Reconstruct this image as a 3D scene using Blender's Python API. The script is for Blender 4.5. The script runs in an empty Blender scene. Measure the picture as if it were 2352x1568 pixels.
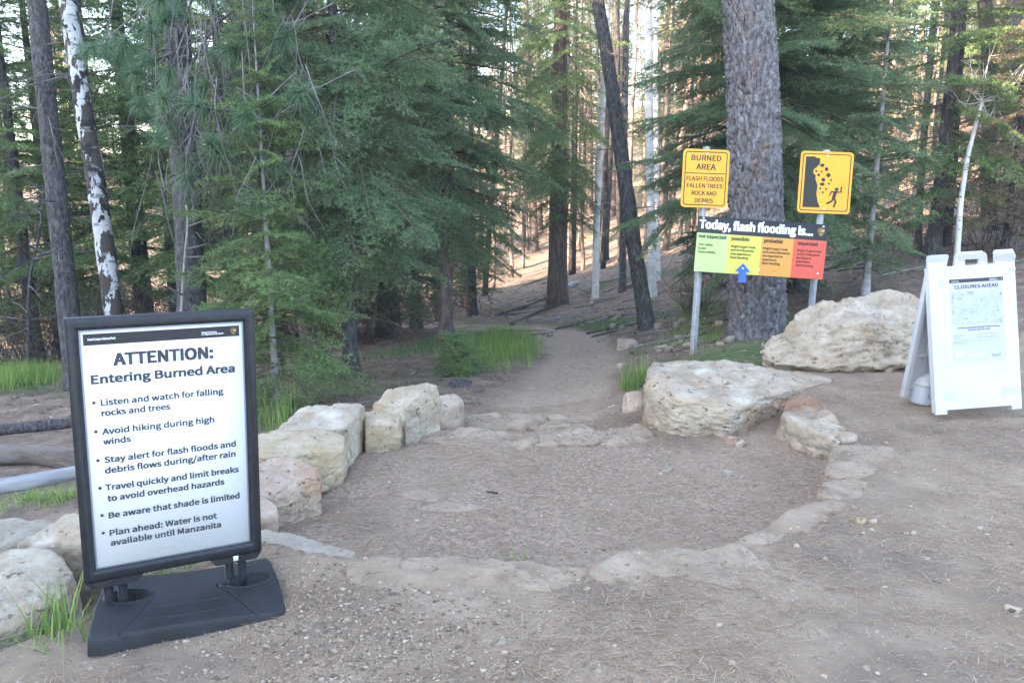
import bpy, math
import numpy as np
from mathutils import Vector, Matrix

# ------------------------------------------------------------------ camera, sky, sun, exposure
SC = bpy.context.scene
COL = SC.collection
F, CZ, PITCH = 1907.0, 1.75, math.radians(12.0)
cam_d = bpy.data.cameras.new('camera'); cam = bpy.data.objects.new('camera', cam_d); COL.objects.link(cam)
cam_d.sensor_width = 36.0; cam_d.lens = F / 2352.0 * 36.0
cam_d.clip_start = 0.05; cam_d.clip_end = 2000
cam.location = (0, 0, CZ); cam.rotation_euler = (math.radians(90) - PITCH, 0, 0)
SC.camera = cam

SUN_EL, SUN_AZ = math.radians(26.0), math.radians(235.0)      # low sun behind the viewer, to the left
world = bpy.data.worlds.new('World'); SC.world = world; world.use_nodes = True
wn = world.node_tree; sky = wn.nodes.new('ShaderNodeTexSky'); sky.sky_type = 'NISHITA'
sky.sun_disc = False; sky.sun_elevation = SUN_EL; sky.sun_rotation = SUN_AZ
sky.air_density = 1.0; sky.dust_density = 0.7; sky.ozone_density = 1.0
bg = wn.nodes['Background']; bg.inputs[1].default_value = 0.15
wn.links.new(sky.outputs[0], bg.inputs[0])
sun_d = bpy.data.lights.new('sun', 'SUN'); sun_d.energy = 5.0; sun_d.angle = math.radians(0.5); sun_d.color = (1.0, 0.76, 0.56)
sun = bpy.data.objects.new('sun', sun_d); COL.objects.link(sun)
sdir = Vector((math.sin(SUN_AZ) * math.cos(SUN_EL), math.cos(SUN_AZ) * math.cos(SUN_EL), math.sin(SUN_EL)))
sun.rotation_euler = sdir.to_track_quat('Z', 'Y').to_euler()
SC.view_settings.view_transform = 'Standard'; SC.view_settings.look = 'None'
SC.view_settings.gamma = 1.0; SC.view_settings.exposure = 3.12
SC.render.engine = 'CYCLES'
SC.cycles.max_bounces = 6; SC.cycles.diffuse_bounces = 3; SC.cycles.transmission_bounces = 4
SC.cycles.use_denoising = True; SC.cycles.use_light_tree = False; SC.cycles.sample_clamp_indirect = 4.0

# ------------------------------------------------------------------ helpers
cp, sp = math.cos(PITCH), math.sin(PITCH)
def ray(u, v):
    xc = (u - 1176.0) / F; yc = -(v - 784.0) / F
    return np.array([xc, cp + sp * yc, -sp + cp * yc])
def at(u, v, t):                                   # point seen at photo position (u, v), t metres deep
    return np.array([0, 0, CZ]) + ray(u, v) * t
def on(u, v, z):                                   # the same on a level z
    d = ray(u, v); return np.array([0, 0, CZ]) + d * ((z - CZ) / d[2])

_pr = np.random.default_rng(11); _P = _pr.permutation(512).astype(np.int64); _P = np.concatenate([_P, _P, _P])
_G = _pr.normal(size=(512, 3)); _G /= np.linalg.norm(_G, axis=1)[:, None]
def perlin(x, y, z=0.0):
    x, y, z = np.broadcast_arrays(np.asarray(x, float), np.asarray(y, float), np.asarray(z, float))
    xi, yi, zi = np.floor(x).astype(np.int64), np.floor(y).astype(np.int64), np.floor(z).astype(np.int64)
    xf, yf, zf = x - xi, y - yi, z - zi
    u, v, w = [t * t * t * (t * (t * 6 - 15) + 10) for t in (xf, yf, zf)]
    def g(a, b, c):
        h = _P[_P[_P[(xi + a) & 511] + ((yi + b) & 511)] + ((zi + c) & 511)]
        q = _G[h]; return q[..., 0] * (xf - a) + q[..., 1] * (yf - b) + q[..., 2] * (zf - c)
    def L(a, b, t): return a + t * (b - a)
    return L(L(L(g(0,0,0), g(1,0,0), u), L(g(0,1,0), g(1,1,0), u), v), L(L(g(0,0,1), g(1,0,1), u), L(g(0,1,1), g(1,1,1), u), v), w)
def fbm(p, s, o=4):
    r = 0; a = 1.0
    for i in range(o):
        r = r + a * perlin(p[:, 0] * s + 7.3 * i, p[:, 1] * s + 3.1 * i, p[:, 2] * s); s *= 2.03; a *= 0.5
    return r
def smooth(a, b, x):
    t = np.clip((np.asarray(x, float) - a) / (b - a), 0, 1); return t * t * (3 - 2 * t)

def mesh_np(name, V, faces):                       # faces: list of int arrays (n, k)
    V = np.ascontiguousarray(V, np.float32); me = bpy.data.meshes.new(name)
    faces = [np.asarray(f, np.int32) for f in faces if len(f)]
    loops = np.concatenate([f.ravel() for f in faces])
    tot = np.concatenate([np.full(len(f), f.shape[1], np.int32) for f in faces])
    me.vertices.add(len(V)); me.vertices.foreach_set('co', V.ravel())
    me.loops.add(len(loops)); me.loops.foreach_set('vertex_index', loops)
    me.polygons.add(len(tot)); st = np.zeros(len(tot), np.int32); st[1:] = np.cumsum(tot)[:-1]
    me.polygons.foreach_set('loop_start', st); me.polygons.foreach_set('loop_total', tot)
    me.update(calc_edges=True); me.validate()
    return me

class MB:                                          # collects shapes, then links them as ONE mesh object
    def __init__(s): s.v = []; s.f = {}; s.n = 0
    def add(s, V, *faces):
        V = np.asarray(V, float).reshape(-1, 3); s.v.append(V)
        for f in faces:
            f = np.asarray(f, np.int64)
            if len(f): s.f.setdefault(f.shape[1], []).append(f + s.n)
        s.n += len(V); return s
    def box(s, x0, x1, y0, y1, z0, z1):
        V = [(x, y, z) for x in (x0, x1) for y in (y0, y1) for z in (z0, z1)]
        return s.add(V, [(0,1,3,2), (4,6,7,5), (0,4,5,1), (2,3,7,6), (0,2,6,4), (1,5,7,3)])
    def prism(s, poly, y0, y1, caps=True):         # poly in (x, z), extruded along y
        n = len(poly); V = [(x, y0, z) for x, z in poly] + [(x, y1, z) for x, z in poly]
        q = [(i, (i + 1) % n, n + (i + 1) % n, n + i) for i in range(n)]
        s.add(V, q)
        if caps:
            tri = tessel(poly)
            s.add(V, [t for t in tri] + [tuple(n + k for k in t[::-1]) for t in tri])
        return s
    def flat(s, poly, y):                          # a flat figure in the x-z plane
        return s.add([(x, y, z) for x, z in poly], tessel(poly))
    def tube(s, path, rad, n=8, cap=True):
        path = np.asarray(path, float); m = len(path); rad = np.broadcast_to(np.asarray(rad, float), (m,))
        t = np.gradient(path, axis=0); t /= np.linalg.norm(t, axis=1)[:, None] + 1e-9
        ref = np.array([0.31, 0.95, 0.02]) if abs(t[:, 2]).mean() > 0.6 else np.array([0.05, 0.1, 1.0])
        a = np.cross(t, ref); a /= np.linalg.norm(a, axis=1)[:, None] + 1e-9; b = np.cross(t, a)
        th = np.arange(n) * 2 * math.pi / n
        V = path[:, None, :] + rad[:, None, None] * (np.cos(th)[None, :, None] * a[:, None, :] + np.sin(th)[None, :, None] * b[:, None, :])
        i = np.arange(m - 1)[:, None] * n; j = np.arange(n)[None, :]; j2 = (j + 1) % n
        q = np.stack([i + j, i + j2, i + n + j2, i + n + j], -1).reshape(-1, 4)
        s.add(V.reshape(-1, 3), q)
        if cap:
            e = s.n - n; f0 = s.n - n * m
            s.f.setdefault(n, []).append(np.array([[f0 + k for k in range(n)][::-1], [e + k for k in range(n)]]))
        return s
    def lathe(s, prof, n=24, c=(0, 0)):
        m = len(prof); th = np.arange(n) * 2 * math.pi / n
        V = np.array([[(c[0] + r * math.cos(a), c[1] + r * math.sin(a), z) for a in th] for r, z in prof])
        i = np.arange(m - 1)[:, None] * n; j = np.arange(n)[None, :]; j2 = (j + 1) % n
        return s.add(V.reshape(-1, 3), np.stack([i + j, i + j2, i + n + j2, i + n + j], -1).reshape(-1, 4))
    def build(s, name, mat, parent=None, sm=False, bevel=0):
        me = mesh_np(name, np.concatenate(s.v), [np.concatenate(f) for f in s.f.values()])
        return link(name, me, mat, parent, sm, bevel)

def link(name, me, mat, parent=None, sm=False, bevel=0):
    if mat is not None and len(me.materials) == 0: me.materials.append(mat)
    if sm: me.polygons.foreach_set('use_smooth', np.ones(len(me.polygons), bool))
    o = bpy.data.objects.new(name, me); COL.objects.link(o)
    if parent is not None: o.parent = parent
    if bevel:
        b = o.modifiers.new('bevel', 'BEVEL'); b.width = bevel; b.segments = 2; b.limit_method = 'ANGLE'
    return o
def tessel(poly):
    from mathutils.geometry import tessellate_polygon
    return [tuple(t) for t in tessellate_polygon([[Vector((x, z, 0)) for x, z in poly]])]
def rrect(x0, x1, z0, z1, r, n=5):
    pts = []
    for cx, cz, a0 in ((x1 - r, z1 - r, 0), (x0 + r, z1 - r, 90), (x0 + r, z0 + r, 180), (x1 - r, z0 + r, 270)):
        pts += [(cx + r * math.cos(math.radians(a0 + 90 * k / n)), cz + r * math.sin(math.radians(a0 + 90 * k / n))) for k in range(n + 1)]
    return pts
def ring(outer, inner, y, mb):                     # flat band between two outlines of the same count
    n = len(outer); V = [(x, y, z) for x, z in outer] + [(x, y, z) for x, z in inner]
    mb.add(V, [(i, (i + 1) % n, n + (i + 1) % n, n + i) for i in range(n)])
def circle(cx, cz, r, n=14, sx=1.0): return [(cx + sx * r * math.cos(2 * math.pi * k / n), cz + r * math.sin(2 * math.pi * k / n)) for k in range(n)]

def tag(o, label=None, cat=None, group=None, kind=None):
    if label: o['label'] = label
    if cat: o['category'] = cat
    if group: o['group'] = group
    if kind: o['kind'] = kind
    return o
def empty(name, loc, rot=None):
    o = bpy.data.objects.new(name, None); COL.objects.link(o); o.empty_display_size = 0.1
    m = Matrix.Translation(Vector([float(c) for c in loc]))
    if rot is not None: m = m @ rot.to_4x4()
    o.matrix_world = m; return o
def copy_thing(o, loc, rz, sc=1.0, tilt=(0, 0)):
    c = o.copy(); COL.objects.link(c)
    c.matrix_world = Matrix.Translation(Vector([float(q) for q in loc])) @ Matrix.Rotation(tilt[0], 4, 'X') @ Matrix.Rotation(tilt[1], 4, 'Y') @ Matrix.Rotation(rz, 4, 'Z') @ Matrix.Diagonal((sc, sc, sc, 1))
    for ch in o.children:
        d = ch.copy(); COL.objects.link(d); d.parent = c
    return c
def rot3(yaw, pit, rol):
    return Matrix.Rotation(yaw, 3, 'Z') @ Matrix.Rotation(pit, 3, 'X') @ Matrix.Rotation(rol, 3, 'Y')

# ------------------------------------------------------------------ materials
def mat(name, cols, scale=6.0, rough=0.8, bump=0.0, bscale=40.0, detail=6.0, stretch=(1, 1, 1), spec=0.3, metal=0.0, transl=0.0, island=0.0, layers=()):
    """cols: [(position, rgb)] ramp over noise; layers: (rgb, noise scale, lo, hi, stretch) patches on top."""
    m = bpy.data.materials.new(name); m.use_nodes = True; nt = m.node_tree; N, Lk = nt.nodes, nt.links
    b = N['Principled BSDF']; b.inputs['Roughness'].default_value = rough
    b.inputs['Specular IOR Level'].default_value = spec; b.inputs['Metallic'].default_value = metal
    if len(cols) == 1 and not bump and not layers and not island:
        b.inputs['Base Color'].default_value = (*cols[0][1], 1); return m
    tc = N.new('ShaderNodeTexCoord'); oi = N.new('ShaderNodeObjectInfo')
    mp = N.new('ShaderNodeMapping'); mp.inputs['Scale'].default_value = stretch
    ad = N.new('ShaderNodeVectorMath'); ad.operation = 'ADD'
    cx = N.new('ShaderNodeCombineXYZ'); ml = N.new('ShaderNodeMath'); ml.operation = 'MULTIPLY'; ml.inputs[1].default_value = 37.0
    Lk.new(oi.outputs['Random'], ml.inputs[0])
    for k in range(3): Lk.new(ml.outputs[0], cx.inputs[k])
    Lk.new(tc.outputs['Object'], ad.inputs[0]); Lk.new(cx.outputs[0], ad.inputs[1]); Lk.new(ad.outputs[0], mp.inputs['Vector'])
    def noise(sc, det=detail, vec=None):
        n = N.new('ShaderNodeTexNoise'); n.inputs['Scale'].default_value = sc; n.inputs['Detail'].default_value = det; n.inputs['Roughness'].default_value = 0.6
        Lk.new((vec or mp).outputs[0], n.inputs['Vector']); return n
    n = noise(scale); r = N.new('ShaderNodeValToRGB'); e = r.color_ramp.elements
    while len(e) < len(cols): e.new(0.5)
    while len(e) > len(cols): e.remove(e[-1])
    for k, (p, c) in enumerate(cols): e[k].position = p; e[k].color = (*c, 1)
    fac = n.outputs['Fac']
    if island:
        g = N.new('ShaderNodeNewGeometry'); mx = N.new('ShaderNodeMix'); mx.inputs[0].default_value = island
        Lk.new(n.outputs['Fac'], mx.inputs[2]); Lk.new(g.outputs['Random Per Island'], mx.inputs[3]); fac = mx.outputs[0]
    Lk.new(fac, r.inputs['Fac']); out = r.outputs['Color']
    for c, sc, lo, hi, st in layers:
        m2 = N.new('ShaderNodeMapping'); m2.inputs['Scale'].default_value = st; Lk.new(ad.outputs[0], m2.inputs['Vector'])
        q = noise(sc, 5.0, m2); rr = N.new('ShaderNodeMapRange'); rr.inputs[1].default_value = lo; rr.inputs[2].default_value = hi
        Lk.new(q.outputs['Fac'], rr.inputs[0]); mx = N.new('ShaderNodeMix'); mx.data_type = 'RGBA'
        Lk.new(rr.outputs[0], mx.inputs[0]); Lk.new(out, mx.inputs[6]); mx.inputs[7].default_value = (*c, 1); out = mx.outputs[2]
    Lk.new(out, b.inputs['Base Color'])
    if bump:
        q = noise(bscale); bp = N.new('ShaderNodeBump'); bp.inputs['Strength'].default_value = bump; bp.inputs['Distance'].default_value = 0.02
        Lk.new(q.outputs['Fac'], bp.inputs['Height']); Lk.new(bp.outputs[0], b.inputs['Normal'])
    if transl:
        t = N.new('ShaderNodeBsdfTranslucent'); Lk.new(out, t.inputs['Color']); ms = N.new('ShaderNodeMixShader'); ms.inputs[0].default_value = transl
        Lk.new(b.outputs[0], ms.inputs[1]); Lk.new(t.outputs[0], ms.inputs[2]); Lk.new(ms.outputs[0], N['Material Output'].inputs['Surface'])
    return m

one = (1, 1, 1)
M = {}
M['rock'] = mat('limestone', [(0.28, (0.241, 0.189, 0.129)), (0.5, (0.348, 0.286, 0.207)), (0.72, (0.429, 0.365, 0.274))], 5, 0.9, 0.7, 38, layers=[((0.314, 0.207, 0.114), 2.2, 0.56, 0.72, (1, 1, 2)), ((0.113, 0.088, 0.062), 22, 0.60, 0.68, one), ((0.482, 0.426, 0.341), 3.1, 0.56, 0.70, one)])
M['rock_block'] = mat('stained_limestone', [(0.28, (0.238, 0.187, 0.132)), (0.5, (0.348, 0.281, 0.201)), (0.72, (0.444, 0.373, 0.277))], 5, 0.9, 0.9, 34, layers=[((0.317, 0.217, 0.129), 3.2, 0.48, 0.66, (1, 1, .6)), ((0.111, 0.088, 0.066), 16, 0.58, 0.66, (1, 1, 2)), ((0.475, 0.426, 0.337), 3.6, 0.55, 0.70, (1, 1, 2))])
M['rock_pink'] = mat('pink_limestone', [(0.28, (0.257, 0.180, 0.127)), (0.5, (0.372, 0.281, 0.205)), (0.72, (0.444, 0.367, 0.283))], 6, 0.9, 0.8, 34, layers=[((0.358, 0.208, 0.120), 2.6, 0.52, 0.70, one), ((0.101, 0.077, 0.060), 18, 0.61, 0.67, one)])
M['rock_grey'] = mat('grey_limestone', [(0.3, (0.207, 0.176, 0.131)), (0.55, (0.290, 0.248, 0.188)), (0.75, (0.359, 0.303, 0.228))], 6, 0.9, 0.6, 40, layers=[((0.138, 0.114, 0.082), 14, 0.6, 0.7, one)])
M['rock_yellow'] = mat('yellow_limestone', [(0.3, (0.267, 0.199, 0.121)), (0.5, (0.365, 0.286, 0.187)), (0.72, (0.421, 0.349, 0.259))], 6, 0.9, 0.7, 36, layers=[((0.337, 0.237, 0.121), 2.6, 0.52, 0.72, one), ((0.154, 0.119, 0.082), 20, 0.62, 0.68, one)])
M['rock_dust'] = mat('dusty_limestone', [(0.28, (0.212, 0.153, 0.105)), (0.5, (0.273, 0.203, 0.141)), (0.72, (0.328, 0.256, 0.184))], 4.5, 0.95, 0.6, 45, layers=[((0.175, 0.125, 0.083), 6, 0.52, 0.68, one), ((0.124, 0.089, 0.061), 26, 0.60, 0.68, one), ((0.408, 0.357, 0.273), 40, 0.64, 0.70, one)])
M['bark_pine'] = mat('grey_pine_bark', [(0.3, (0.075, 0.068, 0.066)), (0.5, (0.145, 0.135, 0.135)), (0.7, (0.27, 0.255, 0.255))], 22, 0.95, 0.9, 50, stretch=(1, 1, 0.22), layers=[((0.16, 0.105, 0.08), 9, 0.58, 0.72, (1, 1, 0.4)), ((0.035, 0.03, 0.03), 26, 0.57, 0.66, (1, 1, 0.14)), ((0.34, 0.325, 0.32), 34, 0.62, 0.72, (1, 1, 0.25))])
M['bark_dark'] = mat('dark_bark', [(0.3, (0.036, 0.032, 0.031)), (0.5, (0.075, 0.068, 0.065)), (0.7, (0.15, 0.14, 0.135))], 26, 0.95, 1.0, 55, stretch=(1, 1, 0.35), layers=[((0.022, 0.02, 0.02), 30, 0.56, 0.64, (1, 1, 0.2)), ((0.22, 0.21, 0.205), 42, 0.62, 0.70, (1, 1, 0.5))])
M['bark_brown'] = mat('brown_bark', [(0.3, (0.06, 0.045, 0.038)), (0.5, (0.12, 0.09, 0.075)), (0.72, (0.20, 0.16, 0.14))], 20, 0.95, 0.9, 40, stretch=(1, 1, 0.3))
M['char'] = mat('charred_bark', [(0.35, (0.018, 0.016, 0.015)), (0.55, (0.045, 0.04, 0.036)), (0.75, (0.11, 0.09, 0.08))], 9, 0.9, 0.8, 35, stretch=(1, 1, 0.3), layers=[((0.13, 0.105, 0.09), 3, 0.58, 0.72, (1, 1, 0.3))])
M['burnt_pale'] = mat('scorched_bark', [(0.35, (0.150, 0.115, 0.094)), (0.55, (0.285, 0.216, 0.175)), (0.75, (0.450, 0.351, 0.288))], 7, 0.9, 0.6, 30, stretch=(1, 1, 0.3), layers=[((0.045, 0.035, 0.030), 1.2, 0.50, 0.60, (1, 1, 0.4))])
M['aspen'] = mat('aspen_bark', [(0.3, (0.42, 0.41, 0.37)), (0.6, (0.62, 0.61, 0.57))], 5, 0.8, 0.2, 30, layers=[((0.035, 0.03, 0.028), 7, 0.64, 0.67, (0.8, 0.8, 2.6)), ((0.16, 0.15, 0.14), 16, 0.64, 0.70, (0.5, 0.5, 3))])
M['aspen_scar'] = mat('scarred_aspen_bark', [(0.3, (0.34, 0.335, 0.32)), (0.6, (0.50, 0.495, 0.475))], 5, 0.85, 0.5, 25, layers=[((0.062, 0.048, 0.04), 2.6, 0.492, 0.507, (2.2, 2.2, 0.8)), ((0.022, 0.02, 0.02), 6.5, 0.54, 0.57, (1.3, 1.3, .9)), ((0.18, 0.17, 0.165), 9, 0.58, 0.64, (0.6, 0.6, 2))])
M['twig'] = mat('grey_twigs', [(0.4, (0.10, 0.09, 0.085)), (0.7, (0.23, 0.21, 0.20))], 6, 0.9)
M['twig_brown'] = mat('brown_twigs', [(0.4, (0.075, 0.052, 0.040)), (0.7, (0.15, 0.11, 0.085))], 6, 0.9)
def leafmat(name, a, b, c, tr=0.35, isl=0.45): return mat(name, [(0.25, a), (0.5, b), (0.78, c)], 1.7, 0.6, spec=0.25, transl=tr, island=isl, detail=3)
M['fir'] = leafmat('blue_fir_needles', (0.083, 0.131, 0.067), (0.154, 0.237, 0.119), (0.282, 0.377, 0.189))
M['fir_green'] = leafmat('green_fir_needles', (0.092, 0.150, 0.055), (0.168, 0.264, 0.095), (0.300, 0.386, 0.141))
M['fir_dead'] = leafmat('dead_fir_needles', (0.15, 0.13, 0.08), (0.23, 0.20, 0.125), (0.33, 0.28, 0.19))
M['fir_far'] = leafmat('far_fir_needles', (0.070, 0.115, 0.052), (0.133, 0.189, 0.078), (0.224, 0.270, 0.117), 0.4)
M['fir_dead_sunlit'] = leafmat('far_sunlit_scorched_needles', (0.22, 0.135, 0.09), (0.34, 0.22, 0.15), (0.46, 0.33, 0.23))  # scorched needles, with a sunlit glow painted in as lighter pinkish tan
M['pine'] = leafmat('long_pine_needles', (0.065, 0.122, 0.065), (0.122, 0.205, 0.112), (0.224, 0.311, 0.166))
M['grass'] = leafmat('green_grass', (0.119, 0.205, 0.048), (0.214, 0.335, 0.079), (0.380, 0.465, 0.135), 0.45, 0.6)
M['grass_dark'] = leafmat('dark_grass', (0.072, 0.168, 0.058), (0.120, 0.252, 0.086), (0.216, 0.357, 0.134), 0.4, 0.6)
M['grass_dry'] = leafmat('dry_grass', (0.22, 0.18, 0.10), (0.32, 0.26, 0.15), (0.42, 0.36, 0.22), 0.4, 0.6)
M['leaf'] = leafmat('yellow_green_leaves', (0.10, 0.16, 0.025), (0.16, 0.24, 0.035), (0.22, 0.30, 0.05), 0.5, 0.6)
M['litter'] = mat('needle_litter', [(0.1, (0.14, 0.085, 0.05)), (0.5, (0.30, 0.20, 0.125)), (0.8, (0.42, 0.30, 0.20)), (1.0, (0.52, 0.41, 0.29))], 3, 0.85, island=0.8)
M['litter_orange'] = mat('orange_needles', [(0.2, (0.30, 0.13, 0.06)), (0.8, (0.48, 0.24, 0.11))], 3, 0.85, island=0.8)
M['gravel'] = mat('gravel', [(0.1, (0.119, 0.087, 0.062)), (0.45, (0.224, 0.168, 0.119)), (0.75, (0.328, 0.255, 0.188)), (0.95, (0.461, 0.381, 0.296))], 3, 0.9, island=0.85)
M['chips'] = mat('forest_chips', [(0.1, (0.06, 0.045, 0.035)), (0.5, (0.16, 0.115, 0.08)), (0.8, (0.27, 0.20, 0.145)), (0.97, (0.42, 0.36, 0.29))], 3, 0.9, island=0.85)
M['pebble'] = mat('pebble_stone', [(0.3, (0.245, 0.193, 0.149)), (0.6, (0.398, 0.336, 0.271)), (0.8, (0.474, 0.414, 0.348))], 12, 0.9, 0.4, 60)
M['wood_grey'] = mat('weathered_wood', [(0.3, (0.15, 0.14, 0.135)), (0.5, (0.27, 0.26, 0.255)), (0.75, (0.40, 0.39, 0.38))], 9, 0.85, 0.6, 30, stretch=(0.12, 1, 1))
M['wood_brown'] = mat('rotting_wood', [(0.3, (0.08, 0.06, 0.045)), (0.5, (0.16, 0.125, 0.10)), (0.75, (0.26, 0.22, 0.18))], 9, 0.9, 0.8, 30, stretch=(0.15, 1, 1))
M['black'] = mat('black_plastic', [(0.4, (0.014, 0.015, 0.018)), (0.6, (0.022, 0.023, 0.025))], 30, 0.45, 0.15, 300, spec=0.4)
M['black_base'] = mat('dusty_black_plastic', [(0.35, (0.008, 0.009, 0.010)), (0.65, (0.019, 0.020, 0.022))], 5, 0.6, 0.25, 260, spec=0.4, layers=[((0.039, 0.037, 0.035), 7, 0.6, 0.8, one)])
M['poster'] = mat('poster_white', [(0, (0.78, 0.80, 0.82))], rough=0.8, spec=0.05)
M['poster_edge'] = mat('poster_sleeve_edge', [(0, (0.42, 0.42, 0.50))], rough=0.3)
M['ink'] = mat('dark_grey_ink', [(0, (0.055, 0.055, 0.065))], rough=0.5)
M['ink_pale'] = mat('pale_grey_ink', [(0, (0.52, 0.54, 0.62))], rough=0.5)
M['ink_mid'] = mat('mid_grey_ink', [(0, (0.30, 0.31, 0.40))], rough=0.5)
M['white_ink'] = mat('white_ink', [(0, (0.80, 0.80, 0.80))], rough=0.5)
M['band'] = mat('charcoal_band', [(0, (0.035, 0.035, 0.038))], rough=0.4)
M['signblack'] = mat('sign_black', [(0, (0.012, 0.012, 0.013))], rough=0.35)
M['yellow'] = mat('sign_yellow', [(0.3, (0.70, 0.30, 0.008)), (0.7, (0.76, 0.345, 0.012))], 3, 0.4, spec=0.4, layers=[((0.70, 0.37, 0.03), 9, 0.62, 0.8, one)])
M['c_green'] = mat('panel_green', [(0, (0.42, 0.56, 0.21))], rough=0.4)
M['c_yel'] = mat('panel_lime', [(0, (0.53, 0.52, 0.09))], rough=0.4)
M['c_orange'] = mat('panel_orange', [(0, (0.56, 0.27, 0.055))], rough=0.4)
M['c_red'] = mat('panel_red', [(0, (0.62, 0.09, 0.055))], rough=0.4)
M['blue'] = mat('arrow_blue', [(0, (0.04, 0.11, 0.52))], rough=0.4)
M['steel'] = mat('galvanized_steel', [(0.35, (0.30, 0.32, 0.34)), (0.65, (0.44, 0.46, 0.48))], 14, 0.5, 0.1, 60, spec=0.5, metal=0.4)
M['bolt'] = mat('bolt_steel', [(0, (0.62, 0.64, 0.66))], rough=0.3, metal=0.6)
M['hole'] = mat('dark_hole', [(0, (0.015, 0.015, 0.015))])
M['white'] = mat('white_plastic', [(0.35, (0.456, 0.468, 0.486)), (0.65, (0.505, 0.511, 0.531))], 4, 0.4, 0.05, 120, spec=0.4, layers=[((0.382, 0.370, 0.360), 5, 0.66, 0.85, one)])
M['tape'] = mat('clear_tape', [(0, (0.408, 0.422, 0.476))], rough=0.25)
M['sleeve'] = mat('plastic_sleeve', [(0, (0.503, 0.524, 0.560))], rough=0.15, spec=0.6)
M['paper'] = mat('printed_paper', [(0, (0.422, 0.447, 0.499))], rough=0.4)
M['map'] = mat('map_print', [(0.3, (0.300, 0.336, 0.378)), (0.5, (0.372, 0.402, 0.432)), (0.7, (0.408, 0.432, 0.456))], 16, 0.4, layers=[((0.252, 0.288, 0.348), 26, 0.60, 0.64, one)])
M['jug'] = mat('milky_plastic', [(0.4, (0.720, 0.749, 0.762)), (0.6, (0.792, 0.819, 0.829))], 6, 0.35, transl=0.3)
M['jug_water'] = mat('milky_plastic_water', [(0.4, (0.621, 0.663, 0.712)), (0.6, (0.675, 0.715, 0.762))], 6, 0.3, transl=0.3)
M['e_brown'] = mat('emblem_brown', [(0, (0.24, 0.10, 0.035))], rough=0.5)
M['e_green'] = mat('emblem_green', [(0, (0.05, 0.14, 0.06))], rough=0.5)
M['e_tan'] = mat('emblem_tan', [(0, (0.50, 0.30, 0.18))], rough=0.5)

# ground: bare dirt on the trail and platform, needle-brown forest floor, mossy green patches
def ground_mat():
    m = bpy.data.materials.new('ground_soil'); m.use_nodes = True; nt = m.node_tree; N, Lk = nt.nodes, nt.links
    b = N['Principled BSDF']; b.inputs['Roughness'].default_value = 0.95; b.inputs['Specular IOR Level'].default_value = 0.15
    tc = N.new('ShaderNodeTexCoord')
    def noise(sc, det=8, ro=0.65):
        n = N.new('ShaderNodeTexNoise'); n.inputs['Scale'].default_value = sc; n.inputs['Detail'].default_value = det; n.inputs['Roughness'].default_value = ro
        Lk.new(tc.outputs['Object'], n.inputs['Vector']); return n.outputs['Fac']
    def ramp(f, cols):
        r = N.new('ShaderNodeValToRGB'); e = r.color_ramp.elements
        while len(e) < len(cols): e.new(0.5)
        for k, (p, c) in enumerate(cols): e[k].position = p; e[k].color = (*c, 1)
        Lk.new(f, r.inputs[0]); return r.outputs[0]
    def mix(f, a, c):
        x = N.new('ShaderNodeMix'); x.data_type = 'RGBA'; Lk.new(f, x.inputs[0]); Lk.new(a, x.inputs[6])
        if isinstance(c, tuple): x.inputs[7].default_value = (*c, 1)
        else: Lk.new(c, x.inputs[7])
        return x.outputs[2]
    def rng_(f, lo, hi):
        r = N.new('ShaderNodeMapRange'); r.inputs[1].default_value = lo; r.inputs[2].default_value = hi; Lk.new(f, r.inputs[0]); return r.outputs[0]
    def attr(n):
        a = N.new('ShaderNodeAttribute'); a.attribute_name = n; return a.outputs['Fac']
    dirt = ramp(noise(2.2), [(0.3, (0.208, 0.147, 0.098)), (0.5, (0.270, 0.196, 0.133)), (0.7, (0.34, 0.26, 0.183))])
    dirt = mix(rng_(noise(26, 6), 0.56, 0.70), dirt, (0.20, 0.145, 0.11))
    dirt = mix(rng_(noise(60, 3), 0.63, 0.68), dirt, (0.42, 0.36, 0.31))
    dirt = mix(rng_(noise(0.9, 7), 0.50, 0.68), dirt, (0.165, 0.125, 0.098))
    lit = ramp(noise(38, 5), [(0.35, (0.20, 0.14, 0.10)), (0.55, (0.30, 0.22, 0.16)), (0.7, (0.40, 0.31, 0.235))])
    f1 = N.new('ShaderNodeMath'); f1.operation = 'MULTIPLY'; Lk.new(attr('littered'), f1.inputs[0]); Lk.new(rng_(noise(1.6, 6), 0.36, 0.56), f1.inputs[1])
    dirt = mix(f1.outputs[0], dirt, lit)
    pale = ramp(noise(14, 8), [(0.3, (0.27, 0.203, 0.145)), (0.55, (0.345, 0.265, 0.193)), (0.75, (0.41, 0.325, 0.245))])
    dirt = mix(attr('trodden'), dirt, pale)
    floor = ramp(noise(3.5), [(0.3, (0.12, 0.082, 0.06)), (0.5, (0.20, 0.145, 0.105)), (0.7, (0.30, 0.225, 0.17))])
    floor = mix(rng_(noise(18, 5), 0.56, 0.66), floor, (0.065, 0.047, 0.036))
    floor = mix(rng_(noise(30, 4), 0.62, 0.68), floor, (0.34, 0.27, 0.21))
    gr = ramp(noise(9), [(0.35, (0.05, 0.075, 0.025)), (0.6, (0.10, 0.13, 0.045)), (0.75, (0.16, 0.15, 0.08))])
    c = mix(attr('bare'), floor, dirt); c = mix(attr('green'), c, gr); Lk.new(c, b.inputs['Base Color'])
    bp = N.new('ShaderNodeBump'); bp.inputs['Strength'].default_value = 0.8; bp.inputs['Distance'].default_value = 0.015
    Lk.new(noise(55, 8, 0.7), bp.inputs['Height']); Lk.new(bp.outputs[0], b.inputs['Normal'])
    return m

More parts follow.
